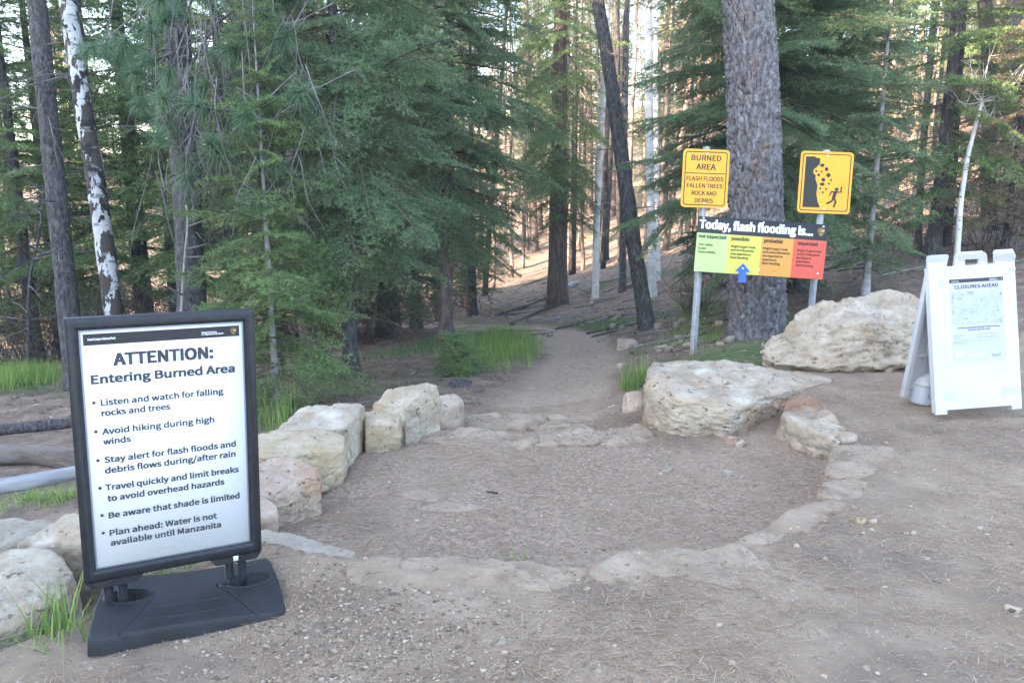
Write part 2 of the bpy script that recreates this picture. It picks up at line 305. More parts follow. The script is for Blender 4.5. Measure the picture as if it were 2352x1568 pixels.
# lettering outlines from Blender's own bundled font
_font = None
try: _font = bpy.data.fonts.load(bpy.utils.system_resource('DATAFILES', path='fonts') + '/Noto Sans CJK Regular.woff2')
except Exception: pass
def glyphs(s, bold=0.0):
    cu = bpy.data.curves.new('lettering', 'FONT'); cu.body = s
    if _font: cu.font = _font
    cu.offset = bold; cu.resolution_u = 3
    o = bpy.data.objects.new('lettering', cu); COL.objects.link(o); bpy.context.view_layer.update()
    me = bpy.data.meshes.new_from_object(o.evaluated_get(bpy.context.evaluated_depsgraph_get()))
    V = np.array([v.co[:] for v in me.vertices]); Fc = [tuple(p.vertices) for p in me.polygons]
    bpy.data.objects.remove(o); bpy.data.curves.remove(cu); bpy.data.meshes.remove(me)
    return V, Fc
_cap = None
def letters(mb, s, x0, x1, zb, cap, y, bold=0.012, slope=0.0):
    """write s from x0 to x1 on the baseline zb with capitals of height cap, in the plane y"""
    global _cap
    if _cap is None: _cap = glyphs('H')[0][:, 1].max()
    V, Fc = glyphs(s); w = V[:, 0].max() - V[:, 0].min(); by = {}
    for f in Fc: by.setdefault(len(f), []).append(f)
    d = max(bold * 2.1, .015); nx_ = int(2 * d / .035) + 2; k = 0       # heavier strokes: copies shifted by a hair, each on its own level
    for a in np.linspace(-d, d, nx_):
        for c in (-.7 * d, 0, .7 * d):
            X = x0 + (V[:, 0] - V[:, 0].min()) / w * (x1 - x0) + a * cap; Z = zb + V[:, 1] * cap / _cap + slope * (X - x0) + c * cap
            mb.add(np.stack([X, np.full(len(X), y - k * .00003), Z], 1), *by.values()); k += 1

# ------------------------------------------------------------------ terrain
TP = np.array([(0.35,7.35,-.47),(0.6,9,-.62),(1.05,11.7,-.87),(0.9,13.3,-1.0),(0.1,15.2,-1.2),(-1.6,17,-1.5),(-4,19,-1.9),
 (-.5,9,-.6),(-.6,11.7,-.85),(-2,8,-.62),(-3.5,6,-.55),(-2.5,5,-.45),(-2.4,4.2,-.40),(-4,4,-.5),(-6,8,-.8),(-5,11,-.95),(-9,10,-1.2),(-10,4,-.9),(-3,14,-1.2),(-8,18,-2),(-15,20,-3),(-20,8,-2.2),(-12,35,-4),(-30,30,-5),(-25,60,-5),(-50,60,-6),(-1.2,7.2,-.5),
 (1.5,7.5,-.25),(1.9,8.2,-.1),(2.7,9.2,-.2),(2.1,12.6,-.75),(3.6,8.5,0),(4.5,7.5,0),(3,6.5,0),(3.5,5,0),(6,5,0),(6,9,.1),(1.75,9.5,-.42),(1.9,11,-.62),(4,12,-.2),(6,15,0),(3,16,-.8),(2,17,-1.15),(1.9,20,-1.4),(4,20,-.6),(8,20,.2),(11,18,.8),(6,26,-.5),(2.5,30,-1.9),(12,30,1.2),(20,30,3),(3,40,-2.2),(15,50,2.5),(30,50,6),(5,70,-.5),(20,80,5),(45,80,11),(10,110,6),(40,120,14),(-10,100,-1),(-40,110,-2),(0,140,6),(-50,150,4),(60,140,18),
 (0,0,0),(0,3,0),(-1,2,-.05),(2,0,0),(2,3,0),(5,0,0),(-3,0,0),(-4,1.5,-.15),(0,-8,0),(-8,-8,0),(8,-8,0),(10,0,.1),(14,8,.8)], float)
def _U(d2): return np.where(d2 > 1e-9, 0.5 * d2 * np.log(np.maximum(d2, 1e-9)), 0.0)
_S = 10.0; _X = TP[:, :2] / _S; _n = len(TP)
_K = _U(((_X[:, None] - _X[None]) ** 2).sum(-1)) + 0.0015 * np.eye(_n)
_Pm = np.c_[np.ones(_n), _X]; _A = np.block([[_K, _Pm], [_Pm.T, np.zeros((3, 3))]])
_w = np.linalg.solve(_A, np.r_[TP[:, 2], 0, 0, 0])
def tps(x, y):
    x = np.clip(x, -60, 70) / _S; y = np.clip(y, -10, 150) / _S; r = np.full(x.shape, _w[_n])
    r = r + _w[_n + 1] * x + _w[_n + 2] * y
    for k in range(_n): r += _w[k] * _U((x - _X[k, 0]) ** 2 + (y - _X[k, 1]) ** 2)
    return r
def sd(x, y, poly):                                # signed distance, positive inside
    d = np.full(x.shape, 1e9); ins = np.zeros(x.shape, bool); n = len(poly)
    for i in range(n):
        ax, ay = poly[i]; bx, by = poly[(i + 1) % n]; ex, ey = bx - ax, by - ay
        t = np.clip(((x - ax) * ex + (y - ay) * ey) / (ex * ex + ey * ey + 1e-12), 0, 1)
        d = np.minimum(d, (x - ax - t * ex) ** 2 + (y - ay - t * ey) ** 2)
        c = (ay > y) != (by > y); ins ^= c & (x < (bx - ax) * (y - ay) / (by - ay + 1e-12) + ax)
    return np.where(ins, 1, -1) * np.sqrt(d)
EDGE = [(600,1232),(820,1272),(1000,1296),(1180,1312),(1350,1302),(1450,1268),(1560,1250),(1690,1250),(1760,1212),(1820,1172),(1884,1140),(1892,1100),(1915,1055),(1965,1022),(1885,992),(1800,958)]
edge = [tuple(on(u, v, 0)[:2]) for u, v in EDGE]
PLAT = [(-12, -14), (-12, 1.2), (-3.4, 2.0), (-2.0, 2.9), (-1.25, 3.55)] + edge + [(2.35, 6.6), (2.7, 8.0), (14, 9.5), (30, 2), (30, -14)]
LAND = [(-1.35, 3.3), tuple(on(640,1190,-.2)[:2]), tuple(on(760,1120,-.2)[:2]), tuple(on(830,1025,-.2)[:2]), tuple(on(970,1005,-.2)[:2]), tuple(on(1020,984,-.2)[:2]), tuple(on(1250,978,-.2)[:2]), tuple(on(1510,980,-.2)[:2]), (1.5, 6.3), (2.2, 6.1), (2.5, 5.6), (2.4, 4.6), (1.4, 3.4), (0, 3.0)]
TRAIL = [(0.15, 6.0), (0.35, 7.35), (0.6, 9), (1.05, 11.7), (0.9, 13.3), (0.1, 15.2), (-1.6, 17), (-4, 19), (-8, 22)]
def trail_d(x, y):
    d = np.full(x.shape, 1e9)
    for (ax, ay), (bx, by) in zip(TRAIL[:-1], TRAIL[1:]):
        ex, ey = bx - ax, by - ay; t = np.clip(((x - ax) * ex + (y - ay) * ey) / (ex * ex + ey * ey), 0, 1)
        d = np.minimum(d, np.hypot(x - ax - t * ex, y - ay - t * ey))
    return d
def ground_all(x, y):
    x = np.asarray(x, float); y = np.asarray(y, float)
    z = tps(x, y); dt = trail_d(x, y); tr = 1 - smooth(0.5, 0.8, dt + 0.12 * perlin(x * 1.3, y * 1.3, 2.0))
    z = z - 0.05 * (1 - smooth(0.45, 0.95, dt)) * smooth(6.5, 8, y)
    sp_ = sd(x, y, PLAT); sl = sd(x, y, LAND); wob = 0.05 * perlin(x * 3, y * 3, 5.0)
    near = smooth(-14, -9, y) * (1 - smooth(9, 13, np.abs(x)))
    pm = smooth(-0.05, 0.01, sp_ + wob + 0.025 * perlin(x * 9, y * 9, 3.3)) * near
    zp = -0.075 * smooth(-0.5, -1.3, x) * smooth(4, 3, y) + 0.012 * perlin(x * 0.9, y * 0.9, 1.0)
    lm = smooth(-0.12, 0.02, sl + wob)
    zl = -0.215 - 0.02 * (y - 3.4) / 2.5 + 0.085 * smooth(1.0, 2.1, x) + 0.02 * perlin(x * 1.1, y * 1.1, 9.0)
    z = z * (1 - lm) + zl * lm
    z = z * (1 - pm) + zp * pm
    rough = np.clip(1 - np.maximum(np.maximum(pm, lm), tr), 0, 1) * smooth(2, 9, np.hypot(x, y))
    z = z + rough * (0.10 * perlin(x * 0.7, y * 0.7, 3.0) + 0.05 * perlin(x * 1.9, y * 1.9, 4.0))
    z = z + 0.007 * perlin(x * 4, y * 4, 0.5) + 0.005 * perlin(x * 11, y * 11, 0.7) + 0.003 * perlin(x * 27, y * 27, 0.9)
    h = smooth(10, 54, -(x * .819 + y * .574))                        # unseen ridge added behind the viewer to keep the trailhead in shade
    q = x * .574 - y * .819; h = h * smooth(-36, -20, q) * (1 - smooth(6, 24, q)) * (1 - .5 * smooth(1.3, .6, np.abs(q + 12.5)))      # notch cut into the added ridge to let one sunbeam through
    z = z + h * (36.8 + 0.8 * perlin(q * 0.25, 2.0, 6.0) + 0.8 * perlin(q * 0.9, 4.0, 7.0) + 0.8 * perlin(q * 2.3, 1.0, 8.0))
    bare = np.clip(np.maximum(np.maximum(pm, lm), tr), 0, 1)
    green = (1 - bare) * smooth(0.0, 0.35, perlin(x * 0.45 + 3, y * 0.45, 12.0) + 0.25 * perlin(x * 2.1, y * 2.1, 13.0) + 0.25 * smooth(2.2, 1.2, np.hypot(x - 2.0, (y - 10.5) * 0.5)) - 0.12)
    return z, bare, green * smooth(60, 30, y), lm * (1 - pm), (1 - smooth(.35, .62, dt + .15 * perlin(x * 2.1, y * 2.1, 2.0))) * smooth(6.3, 7.6, y)
def gz(x, y): return float(ground_all(np.array([x]), np.array([y]))[0][0])
def grow(a, step, lim, k):
    r = [a]
    while abs(r[-1]) < lim: step *= k; r.append(r[-1] + step)
    return r[1:]
xs = np.array(sorted([-q for q in grow(3.4, .035, 150, 1.06)] + list(np.arange(-3.4, 4.6, .035)) + grow(4.6, .035, 150, 1.06)))
ys = np.array(sorted([1.2 - (q - 1.2) for q in grow(1.2, .06, 66, 1.07)] + list(np.arange(1.2, 9, .035)) + list(np.arange(9, 22, .10)) + grow(22, .1, 200, 1.05)))
GX, GY = np.meshgrid(xs, ys); gzv, bare, green, litt, trod = ground_all(GX.ravel(), GY.ravel())
nx, ny = len(xs), len(ys); ii = (np.arange(ny - 1)[:, None] * nx + np.arange(nx - 1)[None]).ravel()
gme = mesh_np('ground', np.stack([GX.ravel(), GY.ravel(), gzv], 1), [np.stack([ii, ii + 1, ii + nx + 1, ii + nx], 1)])
for nm, dat in (('bare', bare), ('green', green), ('littered', litt), ('trodden', trod)):
    a = gme.attributes.new(nm, 'FLOAT', 'POINT'); a.data.foreach_set('value', dat.astype(np.float32))
M['ground'] = ground_mat()
tag(link('ground', gme, M['ground'], None, True), 'brown dirt trailhead platform, trail and wooded slopes', 'ground', kind='structure')
def hit(u, v, t0=2.0, t1=120.0):                   # where the line of sight to (u, v) meets the ground
    ts = np.linspace(t0, t1, 3000); p = np.array([0, 0, CZ])[None] + ray(u, v)[None] * ts[:, None]
    b = np.nonzero(p[:, 2] < ground_all(p[:, 0], p[:, 1])[0])[0]
    return p[b[0]] if len(b) else p[-1]
def ground_at(u, t, v=700):                        # ground point t metres deep under photo column u
    p = at(u, v, t); return np.array([p[0], p[1], gz(p[0], p[1])])

# ------------------------------------------------------------------ rocks
import bmesh
_ico = {}
def ico(n):
    if n not in _ico:
        b = bmesh.new(); bmesh.ops.create_icosphere(b, subdivisions=n, radius=1); b.verts.ensure_lookup_table()
        _ico[n] = (np.array([v.co[:] for v in b.verts]), np.array([[v.index for v in f.verts] for f in b.faces])); b.free()
    return _ico[n]
def rock_mesh(name, pts, seed, sub=5, p=60, amp=0.009, cuts=9, strata=0.0):
    pts = np.asarray(pts, float); c = (pts.max(0) + pts.min(0)) / 2; h = (pts.max(0) - pts.min(0)) / 2 + 1e-6
    q = (pts - c) / h; b = bmesh.new(); vs = [b.verts.new(v) for v in q]
    bmesh.ops.convex_hull(b, input=vs); b.normal_update()
    nrm = np.array([f.normal[:] for f in b.faces]); cen = np.array([f.calc_center_median()[:] for f in b.faces]); b.free()
    d = (nrm * cen).sum(1); k = d < 0; nrm[k] *= -1; d = np.abs(d) + 0.02
    key = np.round(np.c_[nrm, d], 2); _, ix = np.unique(key, axis=0, return_index=True); nrm, d = nrm[ix], d[ix]
    r = np.random.default_rng(seed)
    if cuts:
        cn = r.normal(size=(cuts, 3)); cn /= np.linalg.norm(cn, axis=1)[:, None]
        sup = (q @ cn.T).max(0); nrm = np.r_[nrm, cn]; d = np.r_[d, sup * r.uniform(0.88, 0.985, cuts)]
    V, Fc = ico(sub); s = np.maximum(V @ nrm.T, 0) / d[None]
    rad = 1 / ((s ** p).sum(1) ** (1 / p)); X = V * rad[:, None] * h + c
    def nor(X):
        fn = np.cross(X[Fc[:, 1]] - X[Fc[:, 0]], X[Fc[:, 2]] - X[Fc[:, 0]]); n = np.zeros_like(X)
        for j in range(3): np.add.at(n, Fc[:, j], fn)
        return n / (np.linalg.norm(n, axis=1)[:, None] + 1e-12)
    n = nor(X); o = r.uniform(0, 60, 3); Y = X + o
    L = float(np.cbrt(h.prod())) * 2
    disp = amp * (1.3 * fbm(Y, 2.2 / L, 3) + .75 * fbm(Y, 7, 3) + .4 * fbm(Y, 26, 3)) * 2 * min(1, L * 3)
    pit = fbm(Y, 16, 3); disp -= amp * .9 * smooth(0.38, 0.62, pit) * min(1, L * 3)
    rid = np.abs(fbm(Y * np.array([1, 1, 1.8]), 5, 2)); disp -= amp * .9 * smooth(0.05, 0.0, rid) * min(1, L * 3)
    if strata: disp += strata * np.sin(Y[:, 2] * 55 + 5 * fbm(Y, 3, 3)) * (1 - np.abs(n[:, 2]))
    return mesh_np(name, X + n * disp[:, None], [Fc])
def rock(name, label, top, zb, m, bot=(), sub=5, group=None, cat='boulder', fl=1.06, seed=1, wide=1.0, **kw):
    top = [np.asarray(t if len(t) == 3 and not isinstance(t, tuple) else on(*t)) for t in top]; t = np.array(top); c = t.mean(0); t[:, :2] = c[:2] + (t[:, :2] - c[:2]) * wide
    low = (t - c) * np.array([fl, fl, 0]) + c; low[:, 2] = zb
    b = [np.asarray(x if not isinstance(x, tuple) else on(*x)) for x in bot]
    return tag(link(name, rock_mesh(name, list(t) + list(low) + b, seed, sub, **kw), M[m], None, True), label, cat, group)
WALL = 'limestone boulders along the left of the landing'
rock('boulder', 'pinkish pitted boulder right beside the black framed sign', [(545,1065,.05),(600,1042,.06),(690,1040,.06),(735,1072,.02),(738,1105,-.03),(560,1150,-.02)], -.3, 'rock_pink', [(640,1192,-.22),(705,1178,-.22),(738,1128,-.18)], 6, WALL, fl=1.0, seed=2, amp=.014, p=14)
rock('boulder', 'yellowish angular boulder behind the pinkish pitted boulder', [(560,1010,.04),(620,985,.06),(765,988,.06),(792,1000,.03),(792,1035,-.02),(600,1050,.04)], -.3, 'rock_yellow', [(735,1126,-.22),(778,1108,-.22),(800,1050,-.2)], 6, WALL, fl=1.0, seed=3)
rock('boulder', 'pale flat-topped boulder with a steep right face, mid wall', [(625,990,.05),(690,936,.10),(820,918,.11),(840,928,.08),(790,985,.05),(700,965,.08)], -.3, 'rock', [(843,1012,-.22),(800,1030,-.22)], 6, WALL, fl=1.0, seed=4)
rock('boulder', 'low tan boulder between the flat-topped and pointed boulders', [(838,942,-.01),(905,938,-.01),(922,950,-.03),(915,975,-.05),(838,975,-.02)], -.3, 'rock_yellow', [(915,1006,-.22),(845,1028,-.22)], 5, WALL, fl=1.0, seed=5)
rock('boulder', 'small white upright boulder at the foot of the wall', [(918,952,-.05),(955,948,-.05),(962,960,-.07),(930,965,-.06)], -.3, 'rock_grey', [(924,1010,-.22),(966,1008,-.22)], 5, WALL, fl=1.0, seed=6)
rock('boulder', 'pointed pale boulder, tallest at the far end of the wall', [(856,928,.04),(885,896,.12),(985,879,.16),(1002,884,.14),(1008,925,.0),(925,938,.03)], -.35, 'rock', [(966,996,-.22),(1012,962,-.25)], 6, WALL, fl=1.0, seed=7)
rock('boulder', 'squat cream boulder last in the wall beside the trail', [(998,906,-.05),(1050,907,-.05),(1063,918,-.08),(1050,935,-.1),(1005,936,-.06)], -.5, 'rock_pink', [(1060,946,-.36),(1045,964,-.36),(1010,962,-.3)], 5, WALL, fl=1.0, seed=8)
rock('boulder', 'small whitish boulder half hidden by the black sign frame', [(560,1145,.0),(600,1136,.0),(628,1152,-.02),(634,1185,-.06),(570,1200,-.05)], -.3, 'rock_pink', [(622,1224,-.16),(590,1230,-.16)], 5, WALL, fl=1.0, seed=9)
rock('flat_stone', 'grey flat slab in gravel right of the black sign', [(560,1226,-.05),(610,1218,-.05),(700,1226,-.05),(816,1264,-.06),(800,1282,-.06),(660,1284,-.05),(560,1296,-.05)], -.25, 'rock_grey', [], 5, cat='stone', seed=10, amp=.006)
rock('boulder', 'broad low tan slab at the left frame edge behind grass', [(-120,1292,.0),(0,1264,.015),(100,1256,.02),(172,1300,.0),(140,1370,-.035),(40,1440,-.06),(-120,1500,-.05)], -.35, 'rock_block', [], 6, WALL, seed=11, amp=.010, cuts=3)
rock('boulder', 'whitish sloping boulder behind the broad low tan slab', [(40,1252,-.02),(120,1205,.06),(182,1164,.13),(260,1170,.13),(260,1250,.02)], -.4, 'rock', [], 5, WALL, seed=12)
rock('boulder', 'grey boulder at the left frame edge below the logs', [(-100,1205,-.1),(0,1196,-.06),(80,1180,-.04),(142,1192,-.06),(110,1238,-.12),(0,1262,-.12),(-100,1265,-.14)], -.5, 'rock_grey', [], 5, WALL, seed=13)
rock('boulder', 'large square limestone block with flat top right of landing', [(1500,823,.12),(1560,817,.12),(1690,834,.10),(1908,864,.03),(1905,876,.015),(1800,892,.0),(1745,916,.03),(1680,926,.06),(1560,905,.10),(1492,882,.11),(1481,858,.11)], -.4, 'rock_block', [(1484,962,-.25),(1512,986,-.25),(1592,1006,-.25),(1700,1000,-.23),(1782,966,-.18)], 6, fl=0.98, seed=14, amp=.017, p=40, cuts=8)
A_ = at
rock('boulder', 'huge pale layered boulder behind the white folding sign', [A_(1743,806,7.35), A_(1760,782,7.4), A_(1800,728,7.55), A_(1880,702,7.7), A_(1990,671,7.8), A_(2080,669,7.85), A_(2170,690,7.8), A_(2190,780,7.5), A_(1760,812,7.25)], -.15, 'rock', [A_(1772,836,7.2), A_(1860,846,7.15), A_(1990,843,7.15), A_(2160,832,7.2), A_(2050,740,7.2), A_(1900,745,7.25)], 6, fl=0.85, seed=15, amp=.030, strata=.006, cuts=22)
LED = 'stones edging the upper platform'
rock('edging_stone', 'cream jagged edging stone below the orange pine needles', [(1793,946,.03),(1850,928,.02),(1925,965,.0),(1968,1002,.015),(1932,1012,.025),(1885,995,.03),(1828,972,.035)], -.28, 'rock', [(1812,986,-.15),(1886,1029,-.18),(1940,1034,-.15)], 5, LED, 'stone', fl=.96, seed=16, amp=.018, cuts=3)
rock('edging_stone', 'dusty rounded edging stone with a steep left face', [(1925,1022,.035),(2000,1026,.02),(2105,1034,-.02),(2050,1080,-.015),(1940,1094,.03),(1903,1078,.035)], -.3, 'rock_dust', [(1898,1108,-.18),(1915,1112,-.17)], 5, LED, 'stone', fl=1.0, wide=1.07, seed=17)
rock('edging_stone', 'small dusty edging stone between the two rounded ones', [(1898,1102,.03),(1950,1100,.025),(2020,1112,-.02),(1985,1142,-.01),(1910,1144,.02),(1883,1128,.03)], -.3, 'rock_dust', [(1880,1152,-.16)], 5, LED, 'stone', fl=1.0, wide=1.07, seed=18)
rock('edging_stone', 'long dusty edging stone on the curve of the step', [(1698,1242,.03),(1760,1207,.035),(1840,1162,.035),(1895,1144,.03),(1970,1160,-.02),(1890,1215,-.015),(1790,1262,-.015),(1725,1262,.0)], -.3, 'rock_dust', [(1695,1252,-.12)], 5, LED, 'stone', fl=1.0, wide=1.07, seed=19)
rock('edging_stone', 'broad dusty slab edging stone, nearest right of centre', [(1362,1304,.02),(1405,1274,.04),(1560,1247,.045),(1690,1252,.035),(1800,1310,-.015),(1860,1380,-.03),(1690,1420,-.035),(1480,1395,-.025),(1380,1330,.0)], -.3, 'rock_dust', [], 6, LED, 'stone', fl=1.0, wide=1.07, seed=20, amp=.010)
rock('edging_stone', 'long dusty slab edging stone nearest the camera, left of centre', [(806,1282,.02),(870,1270,.03),(1000,1292,.04),(1180,1308,.04),(1345,1302,.025),(1350,1335,-.01),(1240,1400,-.03),(1000,1410,-.035),(830,1360,-.02)], -.3, 'rock_dust', [], 6, LED, 'stone', fl=1.0, wide=1.07, seed=21, amp=.010)
STEP = 'stones of the far steps'
for k, (lab, pts, zb) in enumerate([
 ('pale step stone at left end of far step, by the wall', [(968,1006,-0.222),(1012,984,-0.197),(1120,984,-0.192),(1225,992,-0.197),(1180,1022,-0.212),(1060,1020,-0.212)], -.5),
 ('pale step stone in the middle of the upper far step', [(1215,1000,-0.202),(1245,984,-0.192),(1330,980,-0.192),(1380,994,-0.197),(1350,1015,-0.212),(1240,1015,-0.212)], -.5),
 ('pale step stone at the right end by the square block', [(1365,1000,-0.202),(1400,980,-0.192),(1480,984,-0.192),(1518,997,-0.207),(1470,1010,-0.212),(1390,1016,-0.212)], -.5),
 ('dusty lower step stone on the left above the trail', [(1015,978,-0.362),(1062,952,-0.352),(1180,946,-0.342),(1235,956,-0.342),(1210,978,-0.352),(1090,982,-0.362)], -.6),
 ('dusty lower step stone on the right above the trail', [(1215,972,-0.352),(1260,950,-0.342),(1390,952,-0.342),(1446,968,-0.362),(1400,980,-0.352),(1260,982,-0.352)], -.6),
 ]): rock('step_stone', lab, pts, zb, 'rock_dust', [], 5, STEP, 'stone', fl=1.05, seed=30 + k, amp=.018, wide=1.22, p=30)
rock('flat_stone', 'pale stone flush with dirt in the middle landing, upper one', [(905,1132,-0.216),(950,1119,-0.211),(1010,1120,-0.211),(1035,1138,-0.216),(990,1152,-0.216),(930,1142,-0.216)], -.3, 'rock_dust', [], 4, 'stones flush with the landing', 'stone', seed=40, amp=.005)
rock('flat_stone', 'pale stone flush with dirt in the middle landing, lower one', [(965,1166,-0.216),(1010,1149,-0.211),(1085,1152,-0.211),(1112,1162,-0.216),(1060,1175,-0.216),(985,1172,-0.216)], -.3, 'rock_dust', [], 4, 'stones flush with the landing', 'stone', seed=41, amp=.005)
rock('trail_stone', 'grey rounded stone lying left of the upright stone', [(1382,935,-.38),(1400,921,-.36),(1432,922,-.36),(1432,938,-.38),(1400,946,-.4)], -.6, 'rock_grey', [], 4, cat='stone', seed=42, amp=.008, p=6)
rock('trail_stone', 'upright tan stone leaning on the square block', [(1432,900,-.2),(1478,896,-.2),(1478,925,-.25),(1440,925,-.3)], -.6, 'rock_pink', [(1424,968,-.42),(1468,968,-.42)], 4, cat='stone', seed=43, amp=.008)
h_ = hit(1440, 798)
rock('trail_stone', 'pinkish stone at the trail bend below the leaning pine', [h_ + np.array(q) for q in ((-.15,-.08,.06),(0,-.12,.08),(.16,-.05,.07),(.14,.12,.1),(-.12,.12,.12))], h_[2] - .1, 'rock_pink', [], 4, cat='stone', seed=44)
def stone(u, v, w, hh, label, m='pebble', group=None, seed=0, yaw=0.0, name='small_stone', sub=3):
    p = hit(u, v); r = np.random.default_rng(seed + 900); a = r.uniform(0, 6.28, 9)
    pts = [p + np.array([math.cos(t) * w * .5 * r.uniform(.7, 1.1), math.sin(t) * w * .4 * r.uniform(.7, 1.1), r.uniform(.1, 1) * hh]) for t in a] + [p + np.array([math.cos(t) * w * .45, math.sin(t) * w * .36, -hh * .3]) for t in (0, 1.6, 3.1, 4.7)]
    return tag(link(name, rock_mesh(name, pts, seed, sub, amp=.004, cuts=6), M[m], None, True), label, 'stone', group)
stone(1680, 1022, .10, .09, 'square pinkish stone at the foot of the square block', 'rock_pink', seed=1, sub=4)
stone(1700, 1024, .09, .06, 'cream wedge stone touching the square pinkish stone', 'rock', seed=2, sub=4)
stone(1532, 1085, .075, .05, 'round dark grey stone alone on the landing', 'rock_grey', seed=3, sub=4)
stone(1672, 1095, .07, .05, 'tan stone on the right of the landing', 'pebble', seed=4)
stone(1978, 1200, .07, .03, 'broken white-faced stone on the right platform', 'rock', seed=5)
stone(2003, 1203, .05, .03, 'brown stone touching the white-faced broken stone', 'rock_pink', seed=6)
stone(1965, 1170, .05, .03, 'dull round stone above the white-faced stone', 'rock_dust', seed=7)
stone(1040, 1222, .06, .03, 'flat tan stone on the landing near its front', 'pebble', seed=8)
stone(2325, 1405, .07, .03, 'pinkish white stone at the right edge of the platform', 'rock', seed=9)
stone(1150, 1482, .05, .025, 'grey stone in the dirt at the bottom middle', 'rock_grey', seed=10)
stone(1652, 1445, .035, .03, 'cubical white stone on the near platform', 'rock', seed=11)
stone(2040, 855, .08, .05, 'white stone under the huge layered boulder', 'rock', seed=12)
stone(1915, 852, .06, .04, 'pale stone at the tip of the square block top', 'rock', seed=13)
stone(1425, 845, .13, .08, 'whitish stone on the trail edge before the grass tuft', 'rock', seed=14)
rs = np.random.default_rng(5); GRP = 'scattered small stones on the dirt'
for k in range(150):
    u = rs.uniform(620, 2352); v = rs.uniform(1010, 1560); v = 1010 + (v - 1010) ** 1.0
    if 590 < u < 660 and v > 1300: continue
    w = rs.uniform(.014, .04)
    stone(u, v, w, w * .6, 'small pale stone lying on the brown dirt', ['pebble', 'rock_pink', 'rock', 'rock_dust'][k % 4], GRP, 100 + k, sub=2, name='pebble')

# ------------------------------------------------------------------ black framed sign at the left
def emblem(cx, cz, w, h, y, parent):
    sh = [(-.42,.34),(-.16,.42),(0,.5),(.16,.42),(.42,.34),(.5,.08),(.34,-.2),(.16,-.42),(0,-.5),(-.16,-.42),(-.34,-.2),(-.5,.08)]
    P_ = lambda k, dz=0: [(cx + a * w * k, cz + b * h * k + dz) for a, b in sh]
    e = MB().flat(P_(1), y).build('emblem', M['e_brown'], parent)
    MB().flat([(cx - .34*w, cz - .02*h), (cx + .36*w, cz - .02*h), (cx + .2*w, cz - .3*h), (cx, cz - .42*h), (cx - .22*w, cz - .3*h)], y - .0006).build('emblem_valley', M['e_green'], e)
    MB().flat([(cx - .1*w, cz + .02*h), (cx + .1*w, cz + .26*h), (cx + .2*w, cz + .2*h), (cx + .36*w, cz + .28*h), (cx + .38*w, cz + .02*h)], y - .0009).flat(circle(cx + .02*w, cz - .26*h, .07*w, 10, 1.6), y - .0009).build('emblem_mountain', M['e_tan'], e)
    return e
R_ = rot3(math.radians(29.1), 0.0, math.radians(1.8)); ctr = Vector((-1.384, 3.203, .649)); BH = .72
sign = empty('sidewalk_sign', ctr - R_ @ Vector((0, 0, BH)), R_)
tag(sign, 'black framed spring sign reading ATTENTION on a rubber base', 'sign')
fw, fh, bz = .345, .532, BH
def frame_bar(mb, a, b, y0, y1):                   # mitred frame from outer to inner outline, with a stepped profile
    (ax0, ax1, az0, az1), (bx0, bx1, bz0, bz1) = a, b
    o = [(ax0, az0), (ax1, az0), (ax1, az1), (ax0, az1)]; i = [(bx0, bz0), (bx1, bz0), (bx1, bz1), (bx0, bz1)]
    V = [(x, y1, z) for x, z in o] + [(x, y0 + .006, z) for x, z in o] + [(x * .97 + 0, y0, z + (bz - z) * .022) for x, z in o] + [(x + (ox - x) * .25, y0, z + (oz - z) * .25) for (x, z), (ox, oz) in zip(i, o)] + [(x, y0 + .012, z) for x, z in i] + [(x, y1, z) for x, z in i]
    q = [(r * 4 + k, r * 4 + (k + 1) % 4, r * 4 + 4 + (k + 1) % 4, r * 4 + 4 + k) for r in range(5) for k in range(4)] + [(20 + k, 20 + (k + 1) % 4, (k + 1) % 4, k) for k in range(4)]
    mb.add(V, q)
pw, ph = .2935, .4755
mb = MB(); frame_bar(mb, (-fw, fw, bz - fh, bz + fh), (-pw - .008, pw + .008, bz - ph - .008, bz + ph + .008), -.022, .022)
mb.box(-fw + .02, fw - .02, .006, .018, bz - fh + .02, bz + fh - .02)
mb.build('frame', M['black'], sign, bevel=.002)
MB().box(-pw - .0075, pw + .0075, -.006, .004, bz - ph - .0075, bz + ph + .0075).build('sleeve', M['poster_edge'], sign)
pst = MB().box(-pw, pw, -.0085, -.0065, bz - ph, bz + ph).build('poster', M['poster'], sign)
px_ = lambda a: -pw + a * 2 * pw
pz_ = lambda b: bz + ph - b * 2 * ph
MB().flat([(px_(.012), pz_(.054)), (px_(.984), pz_(.054)), (px_(.984), pz_(.008)), (px_(.012), pz_(.008))], -.0095).build('header_band', M['band'], pst)
y_ = -.0105; mb = MB()
for s, a0, a1, b, cap in (('Grand Canyon National Park', .038, .201, .034, .0085), ('National Park Service', .735, .834, .033, .006), ('U.S. Department of the Interior', .735, .878, .041, .006)):
    letters(mb, s, px_(a0), px_(a1), pz_(b), cap, y_, .02)
mb.build('header_lettering', M['white_ink'], pst)
emblem(px_(.945), pz_(.032), .026, .032, y_, pst)
mb = MB()
letters(mb, 'ATTENTION:', px_(.184), px_(.80), pz_(.141), .045, y_, .034)
letters(mb, 'Entering Burned Area', px_(.044), px_(.942), pz_(.211), .032, y_, .032)
